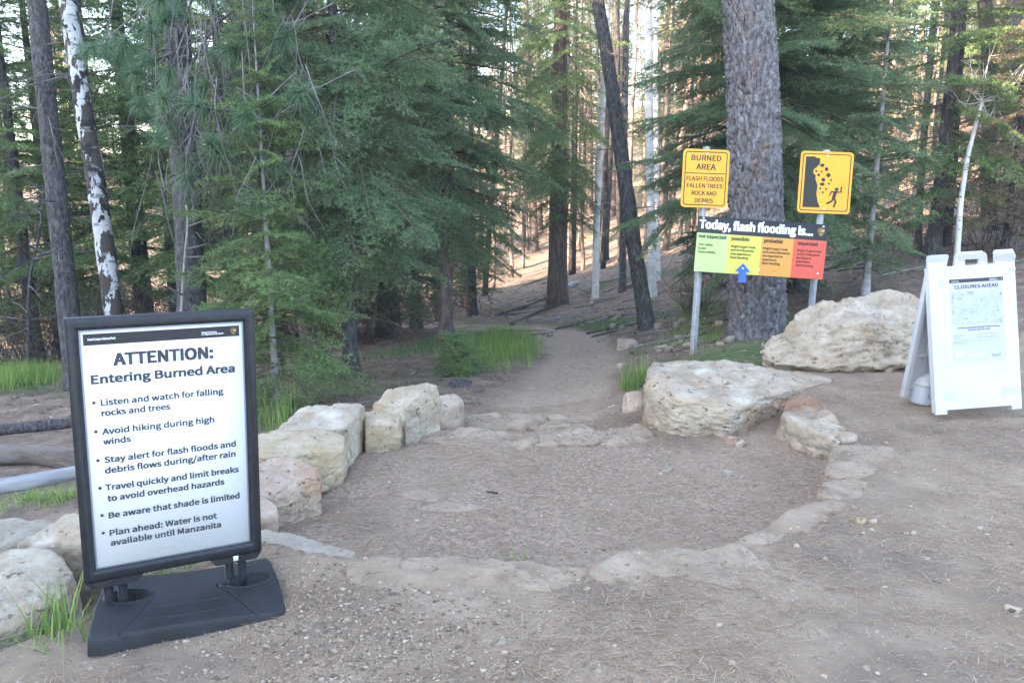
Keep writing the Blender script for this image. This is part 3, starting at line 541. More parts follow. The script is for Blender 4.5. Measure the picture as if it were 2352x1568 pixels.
for s, a0, a1, b in (('Listen and watch for falling', .090, .861, .304), ('rocks and trees', .090, .509, .348), ('Avoid hiking during high', .087, .792, .426), ('winds', .088, .252, .469), ('Stay alert for flash floods and', .088, .931, .547), ('debris flows during/after rain', .087, .926, .593), ('Travel quickly and limit breaks', .082, .944, .6665), ('to avoid overhead hazards', .090, .842, .715), ('Be aware that shade is limited', .090, .943, .7895), ('Plan ahead: Water is not', .088, .781, .867), ('available until Manzanita', .091, .807, .912)):
    letters(mb, s, px_(a0), px_(a1), pz_(b), .0235, y_, .024)
for b in (.290, .411, .534, .653, .772, .850): mb.flat(circle(px_(.048), pz_(b), .0062), y_)
mb.build('lettering', M['ink'], pst)
mb = MB(); letters(mb, 'North Kaibab Trailhead', px_(.408), px_(.59), pz_(.956), .009, y_, .0); mb.build('faint_lettering', M['ink_pale'], pst)
zb_ = bz - fh
for s in (-1, 1):                                  # brackets and springs
    x = s * .235
    br = MB().prism([(x - .105, zb_ + .002), (x + .105, zb_ + .002), (x + .085, zb_ - .026), (x - .085, zb_ - .026)], -.024, .024).build('bracket', M['black'], sign, bevel=.003)
    if s > 0: MB().box(x - .012, x + .008, -.0265, -.0245, zb_ - .018, zb_ + .004).build('sticker', M['poster'], br)
    for d in (-.026, .026):
        a = np.linspace(0, 2 * math.pi * 22, 440); r = .0165
        MB().tube(np.stack([x + d + r * np.cos(a), r * np.sin(a), np.linspace(zb_ - .024, .02, 440)], 1), .0026, 6).build('spring', M['black'], sign, True)
# rubber base: one skin over a height field with two oval wells
ns, nt_ = 190, 130; S_, T_ = np.meshgrid(np.linspace(-1, 1, ns), np.linspace(-1, 1, nt_))
hw = .365 + .015 * T_ ** 2 - .03 * smooth(-.2, 1, T_); BX = S_ * hw
fr = -.285 + .045 * (1 - S_ ** 2); bk = .25 - .03 * (1 - S_ ** 2); BY = fr + (bk - fr) * (T_ + 1) / 2
cr = smooth(.80, 1.0, np.abs(S_)); BX = BX * (1 - .05 * cr * np.abs(T_) ** 6); BY = BY * (1 - .07 * cr)
ridge = .100 - .030 * smooth(-.03, -.28, BY) - .02 * smooth(.1, .25, BY) - .014 * (1 - S_ ** 2)
for s in (-1, 1):
    e = ((BX - s * .235) / .082) ** 2 + ((BY) / .05) ** 2
    ridge += .006 * smooth(1.5, 1.1, e) - .07 * smooth(1.08, .98, e)
    ln = np.abs((BX - s * .17) - s * (-.16) * (BY + .06)); ridge -= .008 * smooth(.007, .0, np.abs((BX * s - .15) - .55 * (-BY - .06))) * (BY < -.05)
e = ((BX - .13) / .03) ** 2 + ((BY + .0) / .02) ** 2; ridge -= .012 * smooth(1.0, .7, e)
for yy in (-.11, -.18): ridge += .004 * smooth(.012, .0, np.abs(BY - yy - .05 * S_ ** 2 - .01)) * smooth(.5, .35, np.abs(S_))
ed = np.minimum(1 - np.abs(S_), (1 - np.abs(T_)) * .75); BZ = ridge * smooth(-.02, .045, ed) ** .6
BZ = np.where(ed < .004, 0, np.maximum(BZ, .03)) - .005
ii = (np.arange(nt_ - 1)[:, None] * ns + np.arange(ns - 1)[None]).ravel()
bo = link('base', mesh_np('base', np.stack([BX.ravel(), BY.ravel(), BZ.ravel()], 1), [np.stack([ii, ii + 1, ii + ns + 1, ii + ns], 1)]), M['black_base'], sign, True); bo.rotation_euler = (0, 0, math.radians(-9)); bo.location = (.045, -.025, 0)
MB().lathe([(.001, .083), (.016, .083), (.018, .080), (.018, .06)], 20, (.13, 0)).build('filler_cap', M['black'], bo, True)

# ------------------------------------------------------------------ posts and warning signs on the right
def yellow_sign(c, W, H, roll, label):
    R = rot3(0, -.1, roll); e = empty('warning_sign', Vector(c) - R @ Vector((0, 0, H / 2)), R)
    tag(e, label, 'sign', 'yellow warning signs on posts')
    p = MB().prism(rrect(-W/2, W/2, 0, H, .038), -.002, .002).build('plate', M['yellow'], e, bevel=.0006)
    b = MB(); o = .022; w = .009; ring(rrect(-W/2 + o, W/2 - o, o, H - o, .028), rrect(-W/2 + o + w, W/2 - o - w, o + w, H - o - w, .02), -.0032, b)
    b.build('border', M['signblack'], p)
    for z in (.07, H - .04): MB().lathe([(.001, -.0), (.001, .004), (.008, .003), (.010, 0)][1:], 12).build('bolt', M['bolt'], e, True).matrix_local = Matrix.Translation((0.005, -.0022, z if z > .2 else .045)) @ Matrix.Rotation(math.radians(90), 4, 'X')
    return e, p
W1, H1 = .457, .565
e1, p1 = yellow_sign((1.9, 8.32, 1.617), W1, H1, .037, 'yellow sign with the words BURNED AREA left of the pine')
q = lambda a: -W1/2 + a * W1
z1 = lambda b: H1 * (1 - b)
mb = MB(); y_ = -.0034
for s, a0, a1, b, cap in (('BURNED', .181, .817, .193, .050), ('AREA', .294, .708, .346, .054), ('FLASH FLOODS', .101, .89, .538, .040), ('FALLEN TREES', .119, .88, .659, .039), ('ROCK AND', .228, .758, .786, .040), ('DEBRIS', .303, .696, .912, .040)):
    letters(mb, s, q(a0), q(a1), z1(b), cap, y_, .018)
mb.build('lettering', M['signblack'], p1)
MB().flat([(q(.062), z1(.418)), (q(.938), z1(.418)), (q(.938), z1(.404)), (q(.062), z1(.404))], y_).build('dividing_line', M['signblack'], p1)
W2, H2 = .53, .61
e2, p2 = yellow_sign((3.146, 8.486, 1.575), W2, H2, .038, 'yellow falling rock sign with a running figure right of pine')
q2 = lambda a: (-W2/2 + a[0] * W2, H2 * (1 - a[1]))
cl = [(.098,.092),(.242,.084),(.27,.09),(.295,.105),(.347,.104),(.368,.118),(.372,.135),(.37,.202),(.31,.26),(.266,.291),(.254,.346),(.312,.394),(.303,.439),(.355,.549),(.346,.687),(.381,.811),(.433,.908),(.098,.909)]
MB().flat([q2(a) for a in cl[::-1]], y_).build('cliff_symbol', M['signblack'], p2)
mb = MB()
for (a, b), r, sx in zip([(.416,.223),(.503,.282),(.312,.321),(.408,.324),(.362,.381),(.546,.379),(.456,.455),(.604,.457),(.568,.516),(.442,.527),(.413,.599),(.519,.604),(.462,.66)], [.018,.02,.012,.009,.015,.022,.019,.011,.011,.017,.011,.011,.011], [1.3,.9,1,1,1,1.05,1.1,1,1,1.5,1,1,1]):
    c = q2((a, b)); mb.flat(circle(c[0], c[1], r, 9, sx), y_)
mb.build('rock_symbol', M['signblack'], p2)
mb = MB()
def stroke(pts, w):
    for (a, b), (c, d) in zip(pts[:-1], pts[1:]):
        (x0, z0), (x1, z1_) = q2((a, b)), q2((c, d)); l = math.hypot(x1 - x0, z1_ - z0); nx_, nz_ = -(z1_ - z0) / l * w / 2, (x1 - x0) / l * w / 2
        stroke.k += .00012
        mb.flat([(x0 + nx_, z0 + nz_), (x1 + nx_, z1_ + nz_), (x1 - nx_, z1_ - nz_), (x0 - nx_, z0 - nz_)][::-1], y_ - stroke.k)
        mb.flat(circle(x1, z1_, w / 2, 10), y_ - stroke.k - .00006); mb.flat(circle(x0, z0, w / 2, 10), y_ - stroke.k - .00003)
stroke.k = 0.0
c = q2((.724, .604)); mb.flat(circle(c[0], c[1], .019, 16), y_)
stroke([(.807,.565),(.812,.643),(.727,.652),(.629,.643),(.596,.705)], .014); stroke([(.70,.655),(.676,.75)], .034); stroke([(.672,.75),(.645,.80),(.563,.835)], .019); stroke([(.683,.75),(.722,.80),(.693,.886)], .019)
mb.build('runner_symbol', M['signblack'], p2)
# the two perforated posts
def post(top, bot, label):
    top, bot = Vector(top), Vector(bot); d = (top - bot); L = d.length; zq = d.normalized(); xq = Vector((1, .0, 0)); yq = zq.cross(xq).normalized(); xq = yq.cross(zq)
    e = empty('sign_post', bot, Matrix((xq, yq, zq)).transposed()); tag(e, label, 'post', 'perforated steel sign posts')
    prof = [(-.035, .012), (-.018, .012), (-.014, -.012), (.014, -.012), (.018, .012), (.035, .012), (.035, .016), (.0185, .016), (.0155, -.008), (-.0155, -.008), (-.0185, .016), (-.035, .016)]
    V = [(x, y, z) for z in (0, L) for x, y in prof]; n = len(prof); m = MB(); m.add(V, [(i, (i + 1) % n, n + (i + 1) % n, n + i) for i in range(n)])
    t = tessel(prof); m.add(V, t + [tuple(n + k for k in a[::-1]) for a in t]); m.build('channel', M['steel'], e)
    h = MB()
    for k in range(int(L / .0254)): h.flat(circle(0, .02 + k * .0254, .0052, 8), -.0127)
    h.build('punched_holes', M['hole'], e)
    return e
post((1.914, 8.37, 1.925), (1.835, 8.20, -.25), 'perforated steel post carrying the BURNED AREA sign')
post((3.160, 8.535, 1.90), (3.050, 8.365, -.20), 'perforated steel post carrying the falling rock sign')
# flash flooding panel
R3 = rot3(math.radians(1.8), -.1, .069); WT, HT = 1.298, .541; c3 = Vector((2.308 * 1.064, 8.205, 1.75 + (.996 - 1.75) * 1.064))
e3 = empty('flood_sign', c3 - R3 @ Vector((0, 0, HT / 2)), R3); tag(e3, 'wide four-colour sign reading Today, flash flooding is...', 'sign')
tx = lambda a: -WT/2 + a * WT
tz = lambda b: HT * (1 - b)
brd = MB().box(-WT/2, WT/2, -.003, .004, 0, HT).build('board', M['signblack'], e3, bevel=.001)
for a0, a1, cm, lb in ((.0, .2455, 'c_green', 'pale green field'), (.2455, .4985, 'c_yel', 'lime yellow field'), (.4985, .7465, 'c_orange', 'orange field'), (.7465, 1, 'c_red', 'red field')):
    o = MB().flat([(tx(a0) + (.002 if a0 == 0 else 0), tz(.997)), (tx(a1) - (.002 if a1 == 1 else 0), tz(.997)), (tx(a1) - (.002 if a1 == 1 else 0), tz(.297)), (tx(a0) + (.002 if a0 == 0 else 0), tz(.297))], -.0042).build('colour_field', M[cm], brd); o['label'] = lb
mb = MB(); letters(mb, 'Today, flash flooding is...', tx(.018), tx(.884), tz(.213), .078, -.0045, .035); mb.build('title_lettering', M['white_ink'], brd)
mb = MB(); yl = -.0054
for s, a0, a1, b in (('not expected', .017, .225, .387), ('possible', .269, .404, .394), ('probable', .520, .662, .392), ('expected', .78, .932, .397)): letters(mb, s, tx(a0), tx(a1), tz(b), .034, yl, .03)
for s, a0, a1, b in (('Your safety', .02, .129, .523), ('is your', .02, .083, .591), ('responsibility', .02, .156, .656),
 ('Bright Angel Creek', .27, .456, .521), ('and its tributaries', .27, .447, .586), ('may experience', .27, .424, .655), ('flash flooding', .271, .407, .722),
 ('Bright Angel Creek', .518, .705, .519), ('and some tributaries', .518, .724, .585), ('are expected to', .518, .671, .652), ('experience', .518, .626, .722), ('flash flooding', .518, .655, .788),
 ('Bright Angel Creek', .78, .967, .515), ('and its tributaries', .78, .957, .581), ('are likely to', .778, .893, .65), ('experience', .779, .887, .716), ('flash flooding', .778, .914, .784)): letters(mb, s, tx(a0), tx(a1), tz(b), .0215, yl, .022)
for a, b in ((.124, .90), (.623, .90), (.872, .90)): mb.flat(circle(tx(a), tz(b), .004, 8), yl)
mb.build('lettering', M['signblack'], brd)
emblem(tx(.949), tz(.139), .078, .092, -.0046, brd)
for a, b in ((.041, .032), (.501, .04), (.963, .04), (.041, .895), (.499, .897), (.956, .897)):
    MB().lathe([(.001, .006), (.007, .005), (.011, 0)], 12).build('bolt', M['bolt'], e3, True).matrix_local = Matrix.Translation((tx(a), -.0045, tz(b))) @ Matrix.Rotation(math.radians(90), 4, 'X')
R4 = R3; ar = empty('arrow_marker', c3 + R3 @ Vector((0, 0, -HT / 2)), R3); tag(ar, 'blue arrow fixed to the flood sign pointing at possible', 'arrow')
MB().prism([(tx(.374), tz(.797)), (tx(.315), tz(.952)), (tx(.346), tz(.952)), (tx(.350), tz(1.148)), (tx(.408), tz(1.148)), (tx(.404), tz(.952)), (tx(.436), tz(.946))], -.013, -.009).build('plate', M['blue'], ar)
MB().lathe([(.001, .006), (.007, .005), (.011, 0)], 12).build('bolt', M['bolt'], ar, True).matrix_local = Matrix.Translation((tx(.374), -.0132, tz(.893))) @ Matrix.Rotation(math.radians(90), 4, 'X')

# ------------------------------------------------------------------ white folding sign at the right
R5 = rot3(.088, -.193, -.047); WS, HS = .635, 1.12; c5 = Vector((3.23, 5.678, .613))
base5 = c5 - R5 @ Vector((0, 0, HS / 2)); yaw5 = Matrix.Rotation(.088, 3, 'Z')
e5 = empty('folding_sign', base5, yaw5); tag(e5, 'white plastic folding sign with a CLOSURES AHEAD notice', 'sign')
Mf = yaw5.transposed() @ R5
sx = lambda a: -WS/2 + a * WS
sz = lambda b: HS * (1 - b)
outl = [(0, 1), (.129, 1), (.132, .975), (.88, .975), (.883, 1), (1, 1), (1, .02), (.985, .0), (.785, .0), (.775, .012), (.775, .085), (.665, .085), (.648, .012), (.63, .0), (.36, .0), (.34, .012), (.30, .085), (.216, .085), (.213, .03), (.20, .012), (.02, .012), (0, .03)]
out2 = [(sx(a), sz(b)) for a, b in outl]
def holed(mb, y0, y1):                             # outline with the handle opening: split in two halves at the hole
    hx0, hx1, hz0, hz1 = sx(.425), sx(.595), sz(.085), sz(.038)
    body = [(sx(a), sz(b)) for a, b in outl if b > .05 or a < .25 or a > .70]
    mb.prism(body, y0, y1)
    for poly in ([(sx(.30), sz(.085)), (hx0, hz0), (hx0, hz1), (sx(.425), sz(.0)), (sx(.36), sz(0)), (sx(.34), sz(.012))], [(hx0, hz1), (hx1, hz1), (sx(.595), sz(0)), (sx(.425), sz(0))], [(hx1, hz0), (sx(.665), sz(.085)), (sx(.648), sz(.012)), (sx(.63), sz(0)), (sx(.595), sz(0)), (hx1, hz1)]):
        mb.prism(poly, y0, y1)
def xf(o, m3, t=(0, 0, 0)): o.matrix_local = Matrix.Translation(t) @ m3.to_4x4(); return o
mb = MB(); holed(mb, 0, .022)
for z in (sz(.134),): mb.box(sx(.002), sx(.998), -.0015, .0, z - .0, z + .14 * 0 + .002)
for a in (0.0, .962): mb.box(sx(a), sx(a + .038), .022, .05, sz(.99), sz(.09))
fp = xf(mb.build('front_panel', M['white'], e5, bevel=.003), Mf)
topw = Mf @ Vector((0, .012, HS)); Mb = Matrix.Rotation(math.radians(180), 3, 'Z') @ Matrix.Rotation(-.24, 3, 'X') @ Matrix.Rotation(.047, 3, 'Y')
mb = MB(); holed(mb, .020, .030)
for a in (0.0, .93): mb.box(sx(a), sx(a + .07), .030, .062, sz(.99), sz(.10))
for b in (.16, .40, .43, .70, .93): mb.box(sx(.07), sx(.93), .030, .048, sz(b), sz(b) + .025)
for a in (.2, .77): mb.box(sx(a), sx(a + .03), .030, .042, sz(.92), sz(.18))
rp = xf(mb.build('rear_panel', M['white'], e5, bevel=.004), Mb, topw - Mb @ Vector((0, -.012, HS)))
slv = MB().flat([(sx(.170), sz(.697)), (sx(.900), sz(.695)), (sx(.938), sz(.165)), (sx(.173), sz(.167))], -.0022).build('plastic_sleeve', M['sleeve'], fp)
ppr = MB().flat([(sx(.222), sz(.69)), (sx(.842), sz(.692)), (sx(.852), sz(.167)), (sx(.226), sz(.168))], -.0032).build('notice', M['paper'], fp)
MB().flat([(sx(.226), sz(.191)), (sx(.850), sz(.191)), (sx(.851), sz(.1685)), (sx(.226), sz(.1685))], -.0038).build('header_band', M['band'], ppr)
mb = MB(); letters(mb, 'Grand Canyon', sx(.25), sx(.335), sz(.184), .006, -.0043); letters(mb, 'National Park Service', sx(.69), sx(.77), sz(.180), .005, -.0043); letters(mb, 'U.S. Department of the Interior', sx(.69), sx(.80), sz(.186), .005, -.0043); mb.build('header_lettering', M['white_ink'], ppr)
emblem(sx(.826), sz(.1795), .014, .018, -.0043, ppr)
mb = MB(); letters(mb, 'CLOSURES AHEAD', sx(.285), sx(.787), sz(.228), .024, -.0043, .024); letters(mb, 'Current Construction DO NOT ENTER Closure', sx(.293), sx(.788), sz(.476), .0105, -.0043, .022); letters(mb, 'Areas per 36 CFR 1.5(f)', sx(.414), sx(.667), sz(.491), .0105, -.0043, .022)
mb.flat([(sx(.807), sz(.281)), (sx(.822), sz(.278)), (sx(.815), sz(.258))], -.0044)
for pts in ([(.765, .375), (.762, .345), (.772, .34)], [(.765, .375), (.79, .38), (.80, .374)], [(.35, .395), (.335, .42), (.315, .43), (.30, .45)], [(.64, .392), (.652, .391)], [(.82, .42), (.83, .43)]):
    for (a, b), (c, d) in zip(pts[:-1], pts[1:]):
        mb.flat([(sx(a), sz(b) - .0012), (sx(c), sz(d) - .0012), (sx(c) + .0015, sz(d) + .0012), (sx(a) + .0015, sz(b) + .0012)], -.0044)
mb.build('lettering', M['ink'], ppr)
MB().flat([(sx(.246), sz(.453)), (sx(.832), sz(.454)), (sx(.829), sz(.247)), (sx(.241), sz(.248))], -.0038).build('map', M['map'], ppr)
mb = MB()
for s, a0, a1, b in (('Plateau Point Trail', .245, .365, .517), ('October 17, 2023 - June 30, 2026', .51, .74, .517), ('Silver Bridge', .245, .33, .537), ('October 21, 2024 - June 30, 2026', .51, .755, .537), ('River Trail, Silver Trailhouse to South', .245, .49, .557), ('Kaibab Trail Junction', .245, .385, .567), ('October 21, 2024 - June 30, 2026', .51, .745, .558)): letters(mb, s, sx(a0), sx(a1), sz(b), .0075, -.0043, .0)
for b in (.522, .542, .5705, .587): mb.box(sx(.24), sx(.815), -.0043, -.0041, sz(b), sz(b) + .001)
ring(circle(sx(.727), sz(.632), .0385, 28), circle(sx(.727), sz(.632), .0355, 28), -.0044, mb)
letters(mb, 'TRAIL ALERT', sx(.676), sx(.778), sz(.657), .012, -.0047, .03)
mb.build('small_print', M['ink_mid'], ppr)
bx = MB().flat([(sx(.252), sz(.652)), (sx(.557), sz(.647)), (sx(.559), sz(.612)), (sx(.253), sz(.615))], -.0041).build('note_box', M['ink_pale'], ppr)
mb = MB()
for s, b in (('For more information on the', .623), ('Transcanyon Waterline, visit the', .631), ('park or the website', .639), ('grand canyon', .646)): letters(mb, s, sx(.34), sx(.34 + .0075 * len(s)), sz(b), .0065, -.0046, 0)
mb.build('note_lettering', M['ink_mid'], bx)
for a0, a1, b0, b1 in ((.101, .232, .865, .915), (.775, .947, .859, .911), (.105, .165, .172, .215), (.885, .945, .155, .2)):
    MB().flat([(sx(a0), sz(b1)), (sx(a1), sz(b1)), (sx(a1), sz(b0)), (sx(a0), sz(b0))], -.0015).build('tape_strip', M['tape'], fp)
for a, b in ((.10, .128), (.90, .128), (.12, .965), (.93, .965)):
    MB().lathe([(.001, .003), (.006, .002), (.008, 0)], 12).build('rivet', M['white'], fp, True).matrix_local = Matrix.Translation((sx(a), -.0005, sz(b))) @ Matrix.Rotation(math.radians(90), 4, 'X')
# water jug between the panels
jp = on(2126, 930, 0); jg = empty('water_jug', (jp[0] - .005, jp[1] + .045, gz(jp[0], jp[1])), Matrix.Rotation(.5, 3, 'Z')); tag(jg, 'cloudy plastic water jug standing inside the folding sign', 'jug')
def jug_part(name, prof, m, parent):
    n = 28; th = np.arange(n) * 2 * math.pi / n; V = []
    for r, z, sq in prof:
        k = (np.abs(np.cos(th)) ** sq + np.abs(np.sin(th)) ** sq) ** (-1 / sq); V += [(r * kk * math.cos(a), r * kk * math.sin(a), z) for a, kk in zip(th, k)]
    mm = len(prof); i = np.arange(mm - 1)[:, None] * n; j = np.arange(n)[None]; j2 = (j + 1) % n
    return MB().add(V, np.stack([i + j, i + j2, i + n + j2, i + n + j], -1).reshape(-1, 4), [[*range(n)][::-1]]).build(name, m, parent, True)
jb = jug_part('lower_body', [(.05, .0, 3), (.072, .005, 3), (.084, .03, 3.2), (.087, .08, 3.2), (.086, .15, 3)], M['jug_water'], jg)
jug_part('upper_body', [(.0865, .149, 3), (.085, .17, 2.8), (.072, .205, 2.4), (.045, .232, 2), (.022, .245, 2), (.020, .262, 2)], M['jug'], jg)
MB().lathe([(.024, .255), (.024, .278), (.021, .281), (.001, .281)], 20).build('cap', M['white'], jg, True)
MB().tube([(.018, -.02, .25), (.045, -.055, .235), (.066, -.068, .20), (.070, -.070, .16), (.072, -.072, .13)], [.012, .013, .013, .012, .011], 10).build('handle', M['jug'], jg, True)
mb = MB(); letters(mb, 'Rock', -.05, .03, .07, .03, 0, 0.0, -.45); letters(mb, 'ABT', -.035, .012, .15, .018, 0, 0.0, -.3)
o = mb.build('handwriting', M['ink_mid'], jb); o.matrix_local = Matrix.Translation((-.015, -.0905, 0)) @ Matrix.Rotation(-.12, 4, 'Z')

exec_trees = True
# ------------------------------------------------------------------ foliage generators
def needles(p0, p1, rr, gap, ln, w, flat=0.5, spread=0.85):
    """thin triangles along the twigs p0-p1"""
    d = p1 - p0; L = np.linalg.norm(d, axis=1); n = np.maximum(1, (L / gap + rr.random(len(L))).astype(int)); ix = np.repeat(np.arange(len(L)), n)
    t = rr.random(len(ix)); b = p0[ix] + d[ix] * t[:, None]; dd = d[ix] / (L[ix][:, None] + 1e-9)
    rnd = rr.normal(size=(len(ix), 3)); rnd[:, 2] *= flat; rnd[:, 2] += 0.15
    s = rnd - (rnd * dd).sum(1)[:, None] * dd; s /= np.linalg.norm(s, axis=1)[:, None] + 1e-9
    v = dd * rr.uniform(.35, .8, len(ix))[:, None] + s * spread; v /= np.linalg.norm(v, axis=1)[:, None]
    l = ln * rr.uniform(.7, 1.15, len(ix)); pr = np.cross(v, rr.normal(size=(len(ix), 3))); pr /= np.linalg.norm(pr, axis=1)[:, None] + 1e-9
    V = np.stack([b - pr * w / 2, b + pr * w / 2, b + v * l[:, None]], 1).reshape(-1, 3)
    return V, np.arange(len(V)).reshape(-1, 3)
def fir_branch(L, seed, gap=.011, ln=.032, w=.006, droop=.16, step=.055, sub=True, bare=.12, thin=1.0, sstep=.05, flat=.5, spread=.85):
    rr = np.random.default_rng(seed); P0, P1 = [], []
    n = max(4, int(L / step)); main = np.linspace(0, 1, 9)
    def bend(p):
        p = p.copy(); s = p[:, 0] / L; p[:, 2] += -droop * L * s ** 1.7 + .05 * L * s - .22 * np.abs(p[:, 1]) ** 1.5; p[:, 1] += .05 * L * np.sin(s * 3 + seed); return p
    q = np.linspace(bare, 1, n * 2)
    P0.append(np.stack([q[:-1] * L, 0 * q[:-1], 0 * q[:-1]], 1)); P1.append(np.stack([q[1:] * L, 0 * q[1:], 0 * q[1:]], 1))
    tw = []
    for k in range(n):
        for sd_ in (-1, 1):
            if rr.random() > thin: continue
            s = bare + (1 - bare) * (k + rr.random()) / n; l = L * .46 * (1 - s) ** .75 * min(1, (s + .12) / .35) * rr.uniform(.6, 1.15) + .03
            a = math.radians(rr.uniform(42, 66)); o = np.array([s * L, 0, 0]); d = np.array([math.cos(a), sd_ * math.sin(a), rr.normal(0, .12) - .06])
            tw.append((o, d, l)); m = max(1, int(l / .09)); g = np.linspace(0, 1, m + 1)
            P0.append(o + d * l * g[:-1, None]); P1.append(o + d * l * g[1:, None])
            if sub and l > .10:
                for j in range(int(l / sstep)):
                    f = .15 + .85 * (j + rr.random()) / max(1, int(l / sstep)); s2 = -1 if j % 2 else 1; a2 = math.atan2(d[1], d[0]) + s2 * math.radians(rr.uniform(38, 60))
                    l2 = l * .42 * (1 - f) ** .7 + .035; o2 = o + d * l * f; d2 = np.array([math.cos(a2), math.sin(a2), rr.normal(0, .15) - .05])
                    P0.append(o2[None]); P1.append((o2 + d2 * l2)[None])
    V, T = needles(bend(np.concatenate(P0)), bend(np.concatenate(P1)), rr, gap, ln, w, flat, spread)
    wood = MB(); c = bend(np.stack([main * L, 0 * main, 0 * main], 1)); wood.tube(c, np.linspace(.012, .003, 9) * (L / 1.4) ** .8 + .001, 5, False)
    for o, d, l in tw[::2]: wood.tube(bend(np.stack([o, o + d * l * .5, o + d * l * .95])), [.004, .003, .0015], 3, False)
    return V, T, np.concatenate(wood.v), wood.f[4]
_bank = {}
def bank(key, lens, **kw):
    if key not in _bank: _bank[key] = [(L, fir_branch(L, 50 + 7 * i + 100 * j, **kw)) for i, L in enumerate(lens) for j in range(2)]
    return _bank[key]
def place_branch(b, scale, yaw, pitch, roll, pos):
    m = Matrix.Rotation(yaw, 3, 'Z') @ Matrix.Rotation(-pitch, 3, 'Y') @ Matrix.Rotation(roll, 3, 'X'); A = np.array(m) * scale
    return b[0] @ A.T + pos, b[1], b[2] @ A.T + pos, b[3]
def conifer(seed, H, R, z0, trunk_r, key, lens, kw, whorl=.30, per=5, shape=1.0, droop=-.15, up=.35, topz=1.0, trunk_mat='bark_dark', leaf='fir', lean=(0, 0), bend=0.0, dead=0, side=None):
    """meshes of one conifer: trunk, crown of needle sprays, limbs; z0 = lowest green branch; side(z, yaw) scales branch length"""
    rr = np.random.default_rng(seed); bk_ = bank(key, lens, **kw); V, T, n = [], [], 0; limb = MB()
    def axis(z): return np.array([lean[0] * z + bend * math.sin(z * .7 + seed), lean[1] * z, z])
    z = z0
    while z < H * topz - .1:
        f = (z - z0) / (H - z0); Rz = R * min(1, .55 + f * 4) * (1 - f) ** (.8 * shape) + .12
        k = rr.integers(per - 1, per + 2); a0 = rr.uniform(0, 6.28)
        for j in range(k):
            yaw = a0 + j * 2 * math.pi / k + rr.normal(0, .25); l = Rz * rr.uniform(.62, 1.12)
            if side is not None: l *= side(z, yaw)
            if l < .1: continue
            cand = sorted(bk_, key=lambda c: abs(math.log(c[0] / l)) + rr.random() * .15)[0]
            v, t, lv, lf = place_branch(cand[1], l / cand[0], yaw, droop + (up - droop) * f + rr.normal(0, .16), rr.normal(0, .35), axis(z + rr.normal(0, .06)))
            V.append(v); T.append(t + n); n += len(v); limb.add(lv, *lf)
        z += whorl * rr.uniform(.75, 1.2) * (1 - .4 * f)
    for _ in range(dead):                          # bare dead limbs under the crown
        z = rr.uniform(.15 * z0, z0 + .25 * (H - z0)); yaw = rr.uniform(0, 6.28); l = R * rr.uniform(.3, .8); d = np.array([math.cos(yaw), math.sin(yaw), 0]); s = np.linspace(0, 1, 6)[:, None]
        c = axis(z) + d * l * s + np.array([0, 0, -.35 * l]) * s ** 1.6 + rr.normal(0, .02, (6, 3)) * s; limb.tube(c, np.linspace(.010, .002, 6), 4, False)
        for q in range(4): 
            m_ = c[2 + q % 4]; e = rr.normal(0, .6, 3); e[2] -= .3; e += d; e *= l * .3; limb.tube([m_, m_ + e * .5, m_ + e + np.array([0, 0, -.04])], [.004, .003, .001], 3, False)
    zs = np.linspace(-.4, H, 26); tr = MB(); rad = trunk_r * (1 - .93 * np.clip(zs / H, 0, 1)) * (1 + .5 * np.exp(-np.clip(zs, 0, 9) / .18)); tr.tube([axis(z) for z in zs], rad, 18)
    return dict(trunk=(np.concatenate(tr.v), tr.f), crown=(np.concatenate(V), np.concatenate(T)) if V else None, limbs=(np.concatenate(limb.v), limb.f) if limb.v else None, tm=trunk_mat, leaf=leaf)
def plant(name, label, cat, pos, parts, rz=0.0, group=None, tilt=(0, 0), leaf=None, twig='twig_brown'):
    e = empty(name, pos, Matrix.Rotation(tilt[0], 3, 'X') @ Matrix.Rotation(tilt[1], 3, 'Y') @ Matrix.Rotation(rz, 3, 'Z')); tag(e, label, cat, group)
    V, f = parts['trunk']; V = V.copy(); me = mesh_np('trunk', V, [np.concatenate(x) for x in f.values()])
    X = np.array([v.co[:] for v in me.vertices]); link('trunk', me, M[parts['tm']], e, True)
    if parts['limbs']: link('limbs', mesh_np('limbs', parts['limbs'][0], [np.concatenate(x) for x in parts['limbs'][1].values()]), M[twig], e)
    if parts['crown']: link('crown', mesh_np('crown', parts['crown'][0], [parts['crown'][1]]), M[leaf or parts['leaf']], e)
    return e
NEAR = ([.45, .8, 1.2, 1.7, 2.3], dict())
KN = dict(gap=.0056, ln=.029, w=.0062, droop=.24, step=.064, sstep=.062, flat=.9, spread=1.0, thin=.88)
KM = dict(gap=.012, ln=.048, w=.0125, step=.10, sstep=.10, flat=.9, spread=1.0, thin=.95)            # trees from about 14 m
KF = dict(gap=.05, ln=.13, w=.035, step=.16, sub=False)   # far trees
FL = [.6, 1.2, 2.0]
def up_to(u0, v0, u1, v1, t):                      # lean of a trunk seen running (u0, v0) -> (u1, v1)
    a, b = at(u0, v0, t), at(u1, v1, t); h = b[2] - a[2]; return ((b[0] - a[0]) / h, (b[1] - a[1]) / h * 0)

